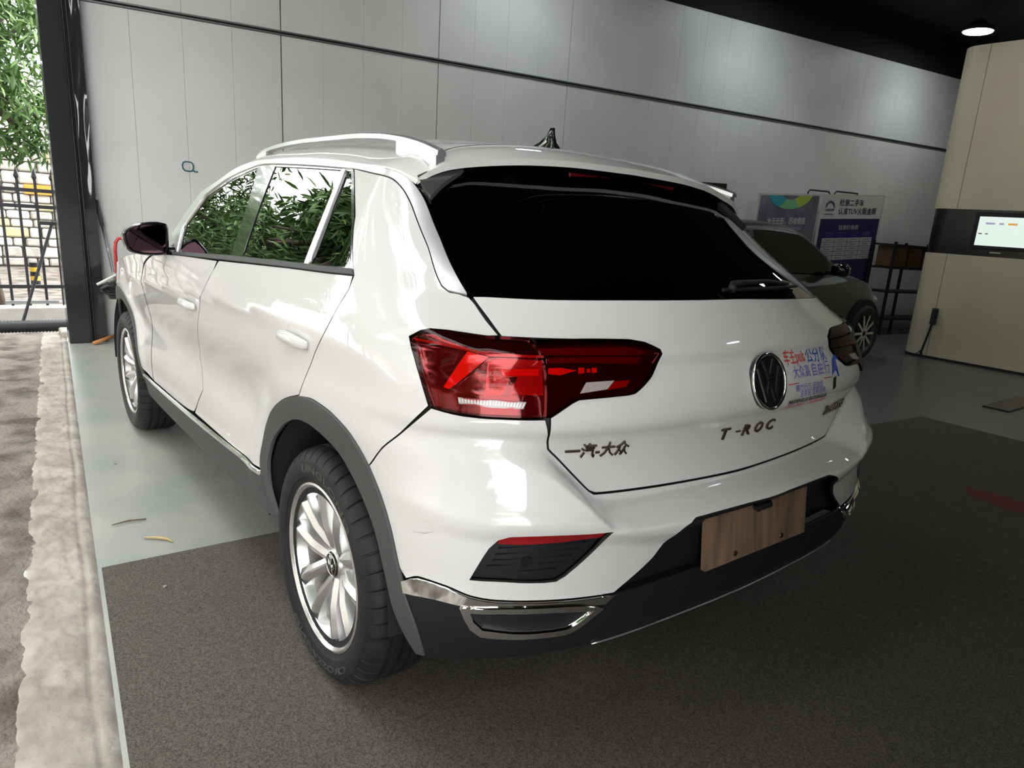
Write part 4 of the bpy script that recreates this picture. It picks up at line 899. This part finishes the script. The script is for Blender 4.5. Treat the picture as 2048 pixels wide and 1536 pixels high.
# door handles
def handle(cu, cz, par, sg):
    L = .105; n = 14; V = []; F = []
    for i in range(n):
        s = -1 + 2*i/(n-1); u = cu + L*s; z = cz - .012*s*0 + .004*(1-s*s)
        p = SF(u, z); nn = SN(u, z); h = .018*(1-abs(s)**3.0) + .004*(i == 0 or i == n-1); w = .017*(1 - .35*abs(s)**2)
        up = np.array((0, 0, 1.))
        for k in range(10):
            a = 2*PI*k/10; q = p + nn*(h + .012*(1-abs(s)**4) * math.cos(a)) + up*(w*math.sin(a)); V.append(q*[1, sg, 1])
    for i in range(n-1):
        for k in range(10): F.append((i*10+k, i*10+(k+1) % 10, (i+1)*10+(k+1) % 10, (i+1)*10+k))
    F += [tuple(range(10)), tuple((n-1)*10+k for k in range(10))]
    h = MB().add(V, F).build('door_handle', 'paint', par, smooth=3)
    # cup recess edge behind the grip
    pr = [(cu + .045*math.cos(a) - .01, cz + .006 + .030*math.sin(a)) for a in np.linspace(0, 2*PI, 22, endpoint=False)]
    V, F, N = panel_mesh(pr, off=lambda u, z: .0004 - .010*np.clip(1-((u-cu+.01)/.045)**2-((z-cz-.006)/.030)**2, 0, 1), gap=0, skirt=0, du=.01, dz=.01, sm=False)
    V = V*[1, sg, 1]; N = N*[1, sg, 1]; F = F if sg > 0 else [tuple(f)[::-1] for f in F]
    link('handle_cup', mesh('handle_cup', V, F, True), 'paint', par)
hr = np.mean(OUT['handle_r'], 0); hf = np.mean(OUT['handle_f'], 0)
for k, sg in enumerate((1, -1)):
    handle(float(hr[0]), float(hr[1]), rd[k], sg); handle(float(hf[0]), float(hf[1]), fd[k], sg)
# wheels
def make_wheel():
    w = empty('wheel', parent=car)
    blk = [0, .10, .13, .42, .70, .97]; NB = 46; N = NB*6
    prof = [(.205, -.100), (.232, -.098), (.268, -.108), (.300, -.105), (.320, -.092), (.3285, -.080), (.3335, -.062), (.3335, -.056), (.327, -.0555), (.327, -.0475), (.3345, -.047), (.335, -.022), (.327, -.0215), (.327, -.0115), (.335, -.011), (.335, .011), (.327, .0115), (.327, .0215), (.335, .022), (.3345, .047), (.327, .0475), (.327, .0555), (.3335, .056), (.3335, .062), (.3285, .080), (.320, .092), (.312, .0985), (.300, .105), (.2985, .1065), (.286, .1085), (.268, .108), (.252, .1035), (.2505, .1010), (.240, .097), (.232, .092), (.205, .088)]
    V = []; F = []; M = len(prof)
    for i, (r, h) in enumerate(prof):
        for k in range(N):
            q_, j_ = divmod(k, 6); rr = r - (.007 if j_ < 2 and abs(h) in (.080, .092, .062, .056, .0985) else 0)
            a = 2*PI*(q_ + blk[j_] + .25*abs(h)/.1)/NB; V.append((rr*math.cos(a), h, rr*math.sin(a)))
    for i in range(M-1):
        for k in range(N): F.append((i*N+k, (i+1)*N+k, (i+1)*N+(k+1) % N, i*N+(k+1) % N))
    ty = MB().add(V, F).build('tyre', 'tyre', w, smooth=.5)
    def ring_text(s, a0, a1, r, hgt):
        def fn(t, y, z):
            a = a0 + (a1-a0)*t; rr = r + y*hgt
            hh = np.interp(rr, [.252, .268, .286, .300], [.1040, .1085, .1090, .1058])
            return (rr*math.cos(a), hh + z*.002 + .0006, rr*math.sin(a))
        return text_part('tyre_lettering', s, fn, 'tyre_text', ty, .5, .01)
    # the outer face looks along +y: seen from outside, x forward is on the LEFT, so text runs with increasing angle
    ring_text('LINGLONG', PI*.5-.62+.28, PI*.5+.62+.22, .268, .020)
    ring_text('CROSSWIND', -PI*.5-.75, -PI*.5+.65, .288, -.018)
    rim = MB().lathe([(.205, .055), (.2185, .078), (.222, .092), (.230, .099), (.236, .097), (.236, .088)], 72).build('rim', 'alloy', w, smooth=.6)
    MB().lathe([(.205, -.095), (.205, -.05), (.198, .0), (.205, .055)], 72).build('rim_barrel', 'barrel', w, smooth=.6)
    MB().lathe([(.0, -.012), (.150, -.012), (.150, .0), (.0, .0)], 40).build('brake_disc', 'alloy_dark', w, smooth=.5)
    MB().lathe([(.0, -.03), (.195, -.03)], 40).build('wheel_back', 'well', w)
    for p in range(5):
        for s in (-1, 1):
            a = PI/2 + .10 + 2*PI*p/5 + s*.262
            c, sn = math.cos(a), math.sin(a)
            stn = [(.034, .024, .054, .020), (.070, .025, .068, .024), (.115, .027, .081, .028), (.160, .030, .086, .032), (.200, .034, .088, .036), (.221, .037, .086, .042)]
            V = []
            for r, hw, yt, yb in stn:
                sk = s*.012*(1-r/.222)
                for off_, yy in ((-hw, yb), (-hw*.72, yt-.010), (-hw*.12+sk*0, yt), (hw*.12, yt), (hw*.72, yt-.010), (hw, yb)):
                    V.append((r*c - (off_+sk)*sn, yy, r*sn + (off_+sk)*c))
            n = 6; F = [(i*n+j, i*n+j+1, (i+1)*n+j+1, (i+1)*n+j) for i in range(len(stn)-1) for j in range(n-1)]
            MB().add(V, F).build('spoke', 'alloy', w, smooth=.25)
    for p in range(5):
        a = PI/2 + .10 + 2*PI*(p+.5)/5
        MB().lathe([(.0, .058), (.008, .058), (.010, .054), (.010, .035)], 10, c=(.055*math.cos(a), 0, .055*math.sin(a))).build('lug_nut', 'alloy_dark', w)
    hub = MB().lathe([(.075, .030), (.072, .046), (.045, .052), (.040, .060), (.036, .062)], 40).build('hub', 'alloy', w, smooth=.5)
    cap = MB().lathe([(.036, .062), (.033, .066), (0, .067)], 30).build('hub_cap', 'black_gloss', w, smooth=.5)
    MB().lathe([(.030, .0675), (.0315, .0685), (.033, .0675)], 30).build('cap_ring', 'chrome', cap)
    emblem_bars(lambda x, y, h: (-x*.030, .0675 + h*.0015, y*.030), cap)
    return w
def bar2(mb, a, b, w, fn, h0=0, h1=1):
    a = np.array(a); b = np.array(b); t = (b-a)/np.linalg.norm(b-a); p = np.array((-t[1], t[0]))*w/2
    mb.prism([tuple(a-p), tuple(b-p), tuple(b+p), tuple(a+p)], h0, h1, fn)
def emblem_bars(fn, par):
    # unit circle: letter pair, upper V and lower W
    v = MB(); bar2(v, (-.36, .86), (-.02, .12), .15, fn); bar2(v, (.36, .86), (.02, .12), .15, fn); v.build('emblem_letter', 'chrome', par)
    w = MB(); bar2(w, (-.72, .56), (-.30, -.78), .15, fn); bar2(w, (-.32, -.78), (-.02, -.02), .15, fn); bar2(w, (.02, -.02), (.32, -.78), .15, fn); bar2(w, (.30, -.78), (.72, .56), .15, fn); w.build('emblem_letter', 'chrome', par)
wl = make_wheel(); wl.location = (0, .772, .335); wl.rotation_euler = (0, 0, 0)
w2 = copy_tree(wl, car); w2.location = (2.68, .772, .335); w2.rotation_euler = (0, .5, 0)
for x in (0, 2.68):
    w3 = copy_tree(wl, car); w3.location = (x, -.772, .335); w3.rotation_euler = (0, 0, PI)
# wheel housings, underbody
for x in (0, 2.68):
    for sg in (1, -1):
        mb = MB(); n = 24; V = []
        for yy in (.45, .872):
            V += [(x + .405*math.cos(a), sg*yy, .345 + .405*math.sin(a)) for a in np.linspace(-.02, PI+.02, n)]
        mb.add(V, [(i, i+1, n+i+1, n+i) for i in range(n-1)] + [tuple(range(n))]).build('wheel_housing', 'well', car)
MB().bbox((1.30, 0, .33), (1.75, 1.60, .12), .02).add([], []).build('underbody', 'well', car)
MB().bbox((-.42, 0, .36), (.34, 1.10, .16), .03).build('rear_underbody', 'well', car)
# interior
flo = MB().bbox((.95, 0, .42), (2.9, 1.10, .06), .01).build('cabin_floor', 'interior', car)
def seat_at(x, y, w):
    s = MB().bbox((x+.02, y, .66), (.50, w, .16), .05).build('seat', 'seat', car, smooth=.6)
    M = Matrix.Translation((x-.27, y, .95)) @ Matrix.Rotation(-.30, 4, 'Y')
    MB().bbox((0, 0, 0), (.13, w*.96, .62), .05, M).build('seat_back', 'seat', s, smooth=.6)
    for dy in ([0] if w < .7 else [-.38, 0, .38]):
        MB().bbox((x-.40, y+dy, 1.30), (.09, .25, .16), .035).build('headrest', 'seat', s, smooth=.6)
seat_at(1.25, .37, .50); seat_at(1.25, -.37, .50); seat_at(.42, 0, 1.20)
MB().bbox((1.95, 0, .95), (.38, 1.40, .16), .05).build('dashboard', 'interior', car)
MB().bbox((-.34, 0, 1.00), (.30, 1.0, .02), .005).build('parcel_shelf', 'interior', car)
st = MB(); st.tube([(1.66 + .055*math.sin(a), .37 + .185*math.cos(a), 1.0 + .175*math.sin(a)) for a in np.linspace(0, 2*PI, 32, endpoint=False)], .014, 8, closed=True)
st.box((1.69, .37, 1.0), (.03, .30, .05)).build('steering_wheel', 'interior', car)
# emblem, badges, plate board, wiper, sticker
emb = disc_on('emblem', (UC, .948), .071, 'black_gloss', hatch, .004, .004, 48)
pE = SF(UC, .948); nE = Vector(SN(UC, .948)); aE = Vector((0, -1, 0)); bE = nE.cross(aE).normalized(); bE = bE if bE.z > 0 else -bE; pE = Vector(pE) + nE*.008
rg_ = MB(); rg_.tube([pE + aE*.070*math.cos(t) + bE*.070*math.sin(t) for t in np.linspace(0, 2*PI, 48, endpoint=False)], .0042, 8, closed=True).build('emblem_ring', 'chrome', emb, smooth=3)
emblem_bars(lambda x, y, h: pE + aE*x*.064 + bE*y*.064 + nE*(h*.0025), emb)
def surf_text(name, s, u0, u1, z0, z1, hgt, m, par, ext=.5, off=.0008, th=.004, bold=.008):
    def fn(t, y, z):
        u = u0 + (u1-u0)*t; zz = z0 + (z1-z0)*t + y*hgt
        return SF(u, zz) + SN(u, zz)*(off + (z+.5*(ext > 0))*th)[:, None]
    return text_part(name, s, fn, m, par, ext, bold, True)
surf_text('badge_lettering', '一汽-大众', .735, .873, .8065, .8035, .028, 'badge', hatch, bold=.012)
for ch, u in (('T', 1.190), ('-', 1.247), ('R', 1.285), ('O', 1.337), ('C', 1.391)):
    w = .036 if ch != '-' else .018; z0 = .800
    surf_text('badge_letter', ch, u-w/2+.0, u+w/2, z0 + (.014 if ch == '-' else 0), z0 + (.014 if ch == '-' else 0), .032 if ch != '-' else .02, 'badge', hatch, bold=.02)
surf_text('badge_lettering', '280TSI', 1.715, 1.862, .797, .796, .030, 'badge', hatch, bold=.02)
stk = [(1.399, 1.008), (1.711, 1.008), (1.694, .8585), (1.384, .872)]
def sk(name, s, t0, t1, y0, hgt, m, bold=.006):
    # t across the sticker 0..1, y0 fraction from its top
    zt = 1.006 - .142*y0
    return surf_text(name, s, 1.40 + .255*t0, 1.40 + .255*t1, zt - hgt, zt - hgt, hgt, m, hatch, 0, .0022, .0, bold)
sk('sticker_lettering', '车主puls', .0, .42, .02, .030, 'ink_red', .01); sk('sticker_lettering', '公分队', .45, .92, .0, .030, 'ink_blue', .01)
sk('sticker_lettering', '大众高', .10, .45, .27, .024, 'ink_violet', .008); sk('sticker_lettering', '自由行', .50, .92, .26, .026, 'ink_violet', .008)
panel('sticker_rule', [(1.395, .9300), (1.640, .9300), (1.640, .9325), (1.395, .9325)], 'ink_red', hatch, sides='L', off=.0015, gap=0, skirt=0, sm=False)
sk('sticker_lettering', '德力行汽 迅达佳', .12, .72, .58, .014, 'ink_violet', .01); sk('sticker_lettering', '名车安 交易咨询', .22, .78, .70, .014, 'ink_violet', .01)
sk('sticker_lettering', 'MEDEVILLE BIODEGLIA', .02, .86, .825, .011, 'ink_black', .02); sk('sticker_lettering', '大E-CAR1 TYRESEEE', .0, .90, .935, .014, 'ink_red', .006)
def blob(name, P, m): panel(name, [(1.665 + a*.055, .952 + b*.055) for a, b in P], m, hatch, sides='L', off=.0015, gap=0, skirt=0, sm=False, du=.01, dz=.01)
blob('sticker_figure', [(-.55, -.75), (-.35, -.35), (-.25, .10), (.05, .45), (.35, .62), (.95, .66), (.85, .42), (.45, .38), (.42, -.05), (.58, -.42), (.40, -.45), (.15, -.10), (-.25, -.25)], 'ink_blue')
blob('sticker_figure', [(-.12, .0), (.10, .28), (.22, .15), (-.02, -.12)], 'ink_red')
blob('sticker_figure', [(-.20, -.45), (.20, -.38), (.16, -1.0), (-.22, -1.08)], 'ink_black')
blob('sticker_figure', [(-.15, .78), (.22, .82), (.05, .60)], 'ink_grey')
# wooden backing board where the number plate goes
bp = MB(); c4 = [(-.776, .225, .634), (-.776, -.225, .634), (-.792, -.225, .500), (-.792, .225, .500)]
bp.add(c4 + [(x+.014, y, z) for x, y, z in c4], [(0, 1, 2, 3), (7, 6, 5, 4), (0, 4, 5, 1), (1, 5, 6, 2), (2, 6, 7, 3), (3, 7, 4, 0)])
brd = bp.build('plate_board', 'board_wood', car)
for y in (.105, -.105):
    MB().lathe([(.0, -.003), (.007, -.002), (.008, .002)], 12, axis='X', c=(-.791, y, .518)).build('screw', 'badge', brd)
MB().bbox((-.785, .005, .628), (.03, .065, .024), .008).build('tailgate_button', 'black_gloss', bump)
# rear wiper
wp = MB(); wpts = [SF(u, z) + SN(u, z)*.014 for u, z in [(1.262, 1.156), (1.285, 1.168), (1.36, 1.172), (1.46, 1.174), (1.58, 1.168)]]
wp.tube(wpts, [.012, .009, .007, .006, .004], 8); wpo = wp.build('wiper', 'rubber', hatch, smooth=3)
wb = MB(); wb.tube([SF(u, 1.160 + .006*math.sin(3*(u-1.25))) + SN(u, 1.160)*.006 for u in np.linspace(1.24, 1.66, 12)], .005, 6).build('wiper_blade', 'rubber', wpo)
# scuff on the bumper corner
sc_ = OUT['scratch']; panel('scuff', [(sc_[0][0]-.004, sc_[0][1]), (sc_[1][0], sc_[1][1]-.0022), (sc_[2][0], sc_[2][1]), (sc_[1][0], sc_[1][1]+.0012)], 'ink_grey', bump, sides='L', off=.0005, gap=0, skirt=0, sm=False)

# ================================================================ deep end of the shop
# dark parked car: nose towards -y
c2 = empty('parked_car', (3.20, -4.9, 0), rz=-PI/2 - .02, label='dark brown sedan parked behind the white car, facing the cream booth', cat='car')
def c2p(x, y, z): return (x, y, z)
st2 = pchip([-2.3, -2.2, -1.9, -1.3, -.5, .3, 1.0, 1.35, 1.7, 2.1, 2.28, 2.34], [.62, .88, .98, 1.02, 1.02, 1.01, 1.00, .985, .95, .86, .72, .60])   # shoulder / bonnet edge
w2_ = pchip([-2.34, -2.2, -1.9, -1.0, 0, 1.0, 1.7, 2.1, 2.28, 2.34], [.70, .82, .88, .91, .915, .91, .88, .80, .62, .50])
xs = np.linspace(-2.34, 2.34, 70); V = []; nsec = 15
for x in xs:
    w = float(w2_(x)); zs = float(st2(x)); lowz = .22 + .06*max(0, abs(x)-1.9)/.4
    half = [(w*.90, lowz), (w*.97, .34), (w, .52), (w*1.0, .68), (w*.985, zs*.86 + .02), (w*.93, zs-.015), (w*.80, zs + .02), (w*.45, zs + .06)]
    V += [(x, y, z) for y, z in half] + [(x, -y, z) for y, z in half[::-1][1:] if True]
n = 15
def skip(i, j):   # wheel openings
    return False
F = [(i*n+j, i*n+j+1, (i+1)*n+j+1, (i+1)*n+j) for i in range(len(xs)-1) for j in range(n-1)] + [tuple(range(n)), tuple((len(xs)-1)*n+j for j in range(n))[::-1]]
MB().add(V, F).build('body', 'car_brown', c2, smooth=.6)
# greenhouse
def gh(x): return float(pchip([-2.0, -1.5, -.8, .0, .45, .95, 1.25], [1.00, 1.22, 1.46, 1.51, 1.49, 1.24, 1.02])(x))
xs = np.linspace(-2.0, 1.25, 40); V = []
for x in xs:
    zt = gh(x); zb = .97; k = (zt-zb)/.54; wt = .83 - .21*k
    V += [(x, .85, zb), (x, .85-.10*k, zb + (zt-zb)*.45), (x, wt, zb + (zt-zb)*.88), (x, wt*.8, zt-.012*k), (x, 0, zt), (x, -wt*.8, zt-.012*k), (x, -wt, zb + (zt-zb)*.88), (x, -.85+.10*k, zb + (zt-zb)*.45), (x, -.85, zb)]
n = 9
MB().add(V, [(i*n+j, i*n+j+1, (i+1)*n+j+1, (i+1)*n+j) for i in range(len(xs)-1) for j in range(n-1)]).build('cabin', 'car_trim', c2, smooth=.7)
for sg in (1, -1):
    def side_y(x, z): k = (gh(x)-.97)/.54; t = min(1, max(0, (z-.97)/max(.05, gh(x)-.97))); return sg*((.85 - .10*k*t/.45 if t < .45 else .85-.10*k + ((.83-.21*k)-(.85-.10*k))*(t-.45)/.43) + .028)
    for a, b in ((-1.45, -.42), (-.34, .92)):
        P = []
        for x in np.linspace(a, b, 12): P.append((x, 1.005))
        for x in np.linspace(b, a, 12): P.append((x, max(1.02, gh(x)-.10)))
        V = [(x, side_y(x, z), z) for x, z in P]; MB().add(V, [tuple(range(len(P)))]).build('side_window', 'car_window', c2)
    V = [(x, side_y(x, gh(x)-.075)-sg*.012, gh(x)-.075+d) for x in np.linspace(-1.6, 1.0, 20) for d in (-.012, .012)]
    MB().add(V, [(2*i, 2*i+1, 2*i+3, 2*i+2) for i in range(19)]).build('window_trim', 'steel_pipe', c2)
    m = MB().bbox((.86, sg*1.0, 1.06), (.12, .20, .13), .035).build('side_mirror', 'black_gloss', c2, smooth=.8); MB().bbox((.86, sg*.90, 1.02), (.06, .12, .04), .01).build('mirror_arm', 'black_gloss', m)
    MB().bbox((2.06, sg*.70, .70), (.30, .22, .12), .04).build('headlight', 'clear_strip', c2, smooth=.7)
    for x in (1.72, -1.30):
        w = empty('wheel', (x, sg*.80, .335), parent=c2)
        MB().lathe([(.22, -.09), (.30, -.10), (.33, -.07), (.33, .07), (.30, .10), (.235, .10)], 48).build('tyre', 'rubber', w, smooth=.6)
        MB().lathe([(.235, sg*.10), (.22, sg*.085), (.20, sg*.03), (.0, sg*.02)], 40).build('rim', 'alloy_dark', w, smooth=.5)
        for k in range(10):
            a = 2*PI*k/10; bm_ = MB(); bm_.box((.125, sg*.082, 0), (.20, .016, .030), Matrix.Rotation(a, 4, 'Y')); bm_.build('spoke', 'alloy', w)
        MB().lathe([(.03, sg*.095), (0, sg*.098)], 16).build('hub_cap', 'car_trim', w)
        V = [(x + .40*math.cos(t_), sg*(float(w2_(x))+.012 - .02*abs(math.cos(t_))), .345 + .40*math.sin(t_)) for t_ in np.linspace(0, PI, 20)]; V += [(x + .02, sg*(float(w2_(x))+.012), .345)]
        MB().add([(x + .385*math.cos(t_), sg*(.925 if abs(x) < 1.5 else .915), .345 + .385*math.sin(t_)) for t_ in np.linspace(-.3, PI+.3, 24)] + [(x + .385*math.cos(t_), sg*.55, .345 + .385*math.sin(t_)) for t_ in np.linspace(-.3, PI+.3, 24)],
                 [tuple(range(24))] + [(i, i+1, 25+i, 24+i) for i in range(23)]).build('wheel_housing', 'well', c2)
        w.location.y = sg*.86
# kiosk booth
kz = 3.72; ko = empty('booth', (1.2, -8.6, 0), label='cream rounded booth with a black band and a lit screen', cat='booth')
def arc_outline(r=.22):
    x0 = 2.36; yf = -7.98; P = [(-4.5, yf)]; P += [(x0-r, yf)]
    P += [(x0-r + r*math.sin(a), yf - r + r*math.cos(a)) for a in np.linspace(.1, PI/2, 8)]
    P += [(x0, -10.6), (-4.5, -10.6)]; return P
OL = arc_outline()
def booth_part(name, z0, z1, m, inset_=0.):
    P = OL if not inset_ else [(x-inset_*(x > 0), y - inset_*(y > -9)) for x, y in OL]
    return MB().prism(P, z0, z1, lambda a, b, h: (a-1.2, b+8.6, h)).build(name, m, ko, smooth=.5)
booth_part('lower_shell', 0, 1.322, 'kiosk'); booth_part('upper_shell', 1.862, kz, 'kiosk'); booth_part('black_band', 1.322, 1.862, 'kiosk_black', .012); booth_part('plinth', 0, .03, 'rubber', -.006)
for z0, z1 in ((.03, 1.318), (1.866, kz-.01)): MB().box((2.02-1.2, -7.9805+8.6, (z0+z1)/2), (.006, .003, z1-z0)).build('panel_joint', 'grey_handle', ko)
sc = MB().bbox((1.24-1.2, -7.975+8.6, 1.62), (1.08, .03, .43), .006).build('screen_bezel', 'rubber', ko)
MB().box((1.24-1.2, -7.958+8.6, 1.615), (.98, .004, .335)).build('screen', 'screen', sc)
for x, z, w_, h_, m in ((1.60, 1.705, .10, .022, 'screen_lilac'), (1.48, 1.705, .05, .022, 'screen_lilac'), (1.36, 1.705, .10, .024, 'screen_orange'), (1.69, 1.585, .04, .012, 'screen_grey'), (1.62, 1.585, .03, .012, 'screen_grey')):
    MB().box((x-1.2, -7.955+8.6, z), (w_, .002, h_)).build('screen_text', m, sc)
MB().box((1.49-1.2, -7.985+8.6, 1.372), (.12, .02, .014)).build('handle', 'steel_pipe', ko)
bh = empty('long_brush', (2.03, -7.88, 0), label='dark brush standing on the floor against the cream booth', cat='brush')
MB().tube([(.02, .02, .02), (-.03, -.035, .44)], .014, 8).build('handle', 'rubber', bh); MB().bbox((-.035, -.04, .54), (.07, .05, .21), .01).build('bristles', 'hose_black', bh)
for dx in (-.07, .07): MB().tube([(.015, .02, .10), (.02+dx, .05, .01)], .007, 6).build('foot', 'rubber', bh)
# posters on stands in front of the wall
def quad_prism(P4, th, nv):
    return [Vector(p) for p in P4] + [Vector(p) - nv*th for p in P4], [(0, 1, 2, 3), (7, 6, 5, 4)] + [(j, 4+j, 4+(j+1) % 4, (j+1) % 4) for j in range(4)]
def poster(s0, s1, zb, zt0, zt1, d, label, nm='poster_stand'):
    """board between s0..s1 at distance d from the wall, leaning back a little; returns (empty, map)"""
    o = empty(nm, tuple(WP((s0+s1)/2, 0, d)), label=label, cat='sign')
    base = Vector(o.location)
    def P(a, b, h=0.):   # a across 0..1 (left..right), b up 0..1
        top = zt0 + (zt1-zt0)*a
        return WP(s0 + (s1-s0)*a - .10*(1-b), top - (zt0-zb)*(1-b), d + .06*(1-b) + .02 + h) - base
    V, F = quad_prism([P(0, 0), P(1, 0), P(1, 1), P(0, 1)], .03, WN); MB().add(V, F).build('frame', 'poster_frame', o)
    return o, P
def prect(o, P, a0, a1, b0, b1, m, nm, h=.003):
    V, F = quad_prism([P(a0, b0, h), P(a1, b0, h), P(a1, b1, h), P(a0, b1, h)], .002, WN); return MB().add(V, F).build(nm, m, o)
def ptext(o, P, s, a0, a1, b0, hb, m, nm='lettering', bold=.01): return text_part(nm, s, lambda t, y, z: P(a0 + (a1-a0)*t, b0 + hb*y, .0065), m, o, 0, bold)
o, P = poster(7.87, 9.128, .13, 1.943, 2.037, .2, 'grey poster on a stand with a teal and lime ring, behind the dark car')
prect(o, P, .02, .98, .01, .985, 'poster_grey', 'print')
for k in range(18):
    t0 = PI*1.06 + PI*.88*k/18; t1 = PI*1.06 + PI*.88*(k+1)/18
    q = [(.50 + .37*math.cos(t0), 1.02 + .140*math.sin(t0)), (.50 + .37*math.cos(t1), 1.02 + .140*math.sin(t1)), (.50 + .14*math.cos(t1), 1.0 + .046*math.sin(t1)), (.50 + .14*math.cos(t0), 1.0 + .046*math.sin(t0))]
    V = [P(a, min(b, .984), .0055) for a, b in q]; MB().add(V, [(0, 1, 2, 3)]).build('ring_print', 'arc_teal' if k < 6 else ('arc_green' if k < 12 else 'arc_lime'), o)
ptext(o, P, '大于无形，尽收眼底', .17, .80, .760, .042, 'text_white'); ptext(o, P, '让每一辆二手车都清楚透明', .33, .74, .715, .020, 'ink_grey')
o, P = poster(9.183, 10.634, .13, 2.042, 2.145, .2, 'white and navy price list poster on a stand beside the grey poster')
prect(o, P, .015, .985, .01, .99, 'poster_white', 'print'); prect(o, P, .02, .975, .02, .813, 'poster_navy', 'navy_field', .005)
ptext(o, P, '检测二手车', .27, .66, .912, .040, 'poster_navy'); ptext(o, P, '认准TUV火眼金睛', .27, .89, .845, .042, 'poster_navy')
for k in range(7):
    a = PI*k/6; V = [P(.13 + .062*math.cos(a+d), .905 + .040*math.sin(a+d)*1.0, .0065) for d in (-.16, .16)] + [P(.13 + .085*math.cos(a), .905 + .056*math.sin(a), .0065)]; MB().add(V, [(0, 1, 2)]).build('logo_tooth', 'poster_navy', o)
for k in range(12):
    t0, t1 = PI*k/12, PI*(k+1)/12; MB().add([P(.13 + r*math.cos(t), .905 + r*.62*math.sin(t), .0062) for r, t in ((.065, t0), (.065, t1), (.050, t1), (.050, t0))], [(0, 1, 2, 3)]).build('logo_arc', 'poster_navy', o)
ptext(o, P, '火眼金睛', .06, .20, .872, .016, 'poster_navy'); prect(o, P, .055, .195, .848, .852, 'poster_navy', 'logo_rule', .0065)
ptext(o, P, '检测价格表', .32, .64, .726, .030, 'cell'); prect(o, P, .09, .905, .668, .715, 'poster_blue', 'table_head', .0065)
for k, tx in enumerate(('检测项目', '检测基础价格', '人工检测', '人工实检')):
    a0 = .10 + .2*k; ptext(o, P, tx, a0 + .03, a0 + .15, .694, .012, 'cell'); ptext(o, P, '价格区间', a0 + .04, a0 + .14, .675, .012, 'cell')
for r in range(5):
    for c in range(4):
        a0 = .09 + .205*c; b0 = .645 - .0355*r; prect(o, P, a0, a0 + .198, b0 - .012, b0 + .020, 'cell', 'table_cell', .0065); prect(o, P, a0 + .05, a0 + .14, b0 + .001, b0 + .008, 'cell_ink', 'cell_text', .008)
for i, (s0, s1, z0) in enumerate(((8.96, 9.45, 2.05), (9.55, 10.12, 2.08))):
    t = MB(); t.tube([tuple(WP(s0, .05, .12)), tuple(WP(s0, z0, .12)), tuple(WP(s0 + .04, z0 + .035, .12)), tuple(WP(s1 - .04, z0 + .045, .12)), tuple(WP(s1, z0 + .01, .12)), tuple(WP(s1, .05, .12))], .012, 8)
    tag(t.build('folding_rack', 'rubber', smooth=3), ('dark tubular rack behind the gap between the two posters', 'dark tubular rack behind the price list poster')[i], 'rack')
tag(MB().add(*quad_prism([WP(6.9, 1.3, .10), WP(7.37, 1.3, .10), WP(7.365, 2.02, .08), WP(6.9, 2.0, .08)], .03, WN)).build('wall_screen', 'kiosk_black'), 'small black panel on the wall behind the rear spoiler', 'panel')
# shelf with boxes
sh = empty('shelf_rack', tuple(WP(11.3, 0, .5)), label='black metal shelf rack in the dark corner beside the booth', cat='shelf')
shb = Vector(sh.location); rot_ = Matrix.Rotation(math.atan2(WE.y, WE.x), 4, 'Z')
def shl(nm, s0, s1, z0, z1, d0, d1, m): 
    o = MB().box(((s0+s1)/2, -(d0+d1)/2, (z0+z1)/2), (s1-s0, d1-d0, z1-z0), rot_).build(nm, m, sh); return o
for z in (.25, .68, 1.05, 1.40): shl('shelf_board', -.85, .85, z-.015, z+.015, -.2, .2, 'shelf_black')
for s in (-.85, 0, .85):
    for d in (-.19, .19): shl('upright', s-.018, s+.018, 0, 1.45, d-.018, d+.018, 'shelf_black')
for k in range(4):
    p = WP(11.3 - .62 + .40*k, 1.225, .5); b = MB().bbox((0, 0, 0), (.34, .30, .315), .006, rot_).build('storage_box', 'box_brown'); b.location = p
    tag(b, ('brown box on the top shelf nearest the posters', 'second brown box from the posters on the top shelf', 'third brown box from the posters on the top shelf', 'brown box on the top shelf nearest the booth')[k], 'box', 'boxes on the shelf rack')
# metal stand and paper roll
ms = empty('metal_stand', (2.98, -10.55, 0), label='grey metal stand with a T foot in the corner beside the booth', cat='stand')
MB().tube([(0, 0, .03), (-.05, -.35, .85), (-.05, -.75, .86)], .02, 8).build('upright', 'steel_pipe', ms, smooth=3); MB().box((-.05, .05, .02), (.34, .05, .03)).build('foot', 'steel_pipe', ms)
pr_ = MB().lathe([(.03, -.3), (.085, -.3), (.085, .3), (.03, .3)], 24, axis='Y', c=(2.62, -9.9, .085)).build('paper_roll', 'paper_roll', smooth=.6); tag(pr_, 'pale roll of film lying on the floor beside the metal stand', 'roll')
# black rug strip and tile seam on the polished floor
tag(MB().bbox((.35, -5.9, .006), (.22, .9, .012), .003).build('floor_drain', 'kiosk_black'), 'dark strip let into the polished floor near the booth', 'drain')
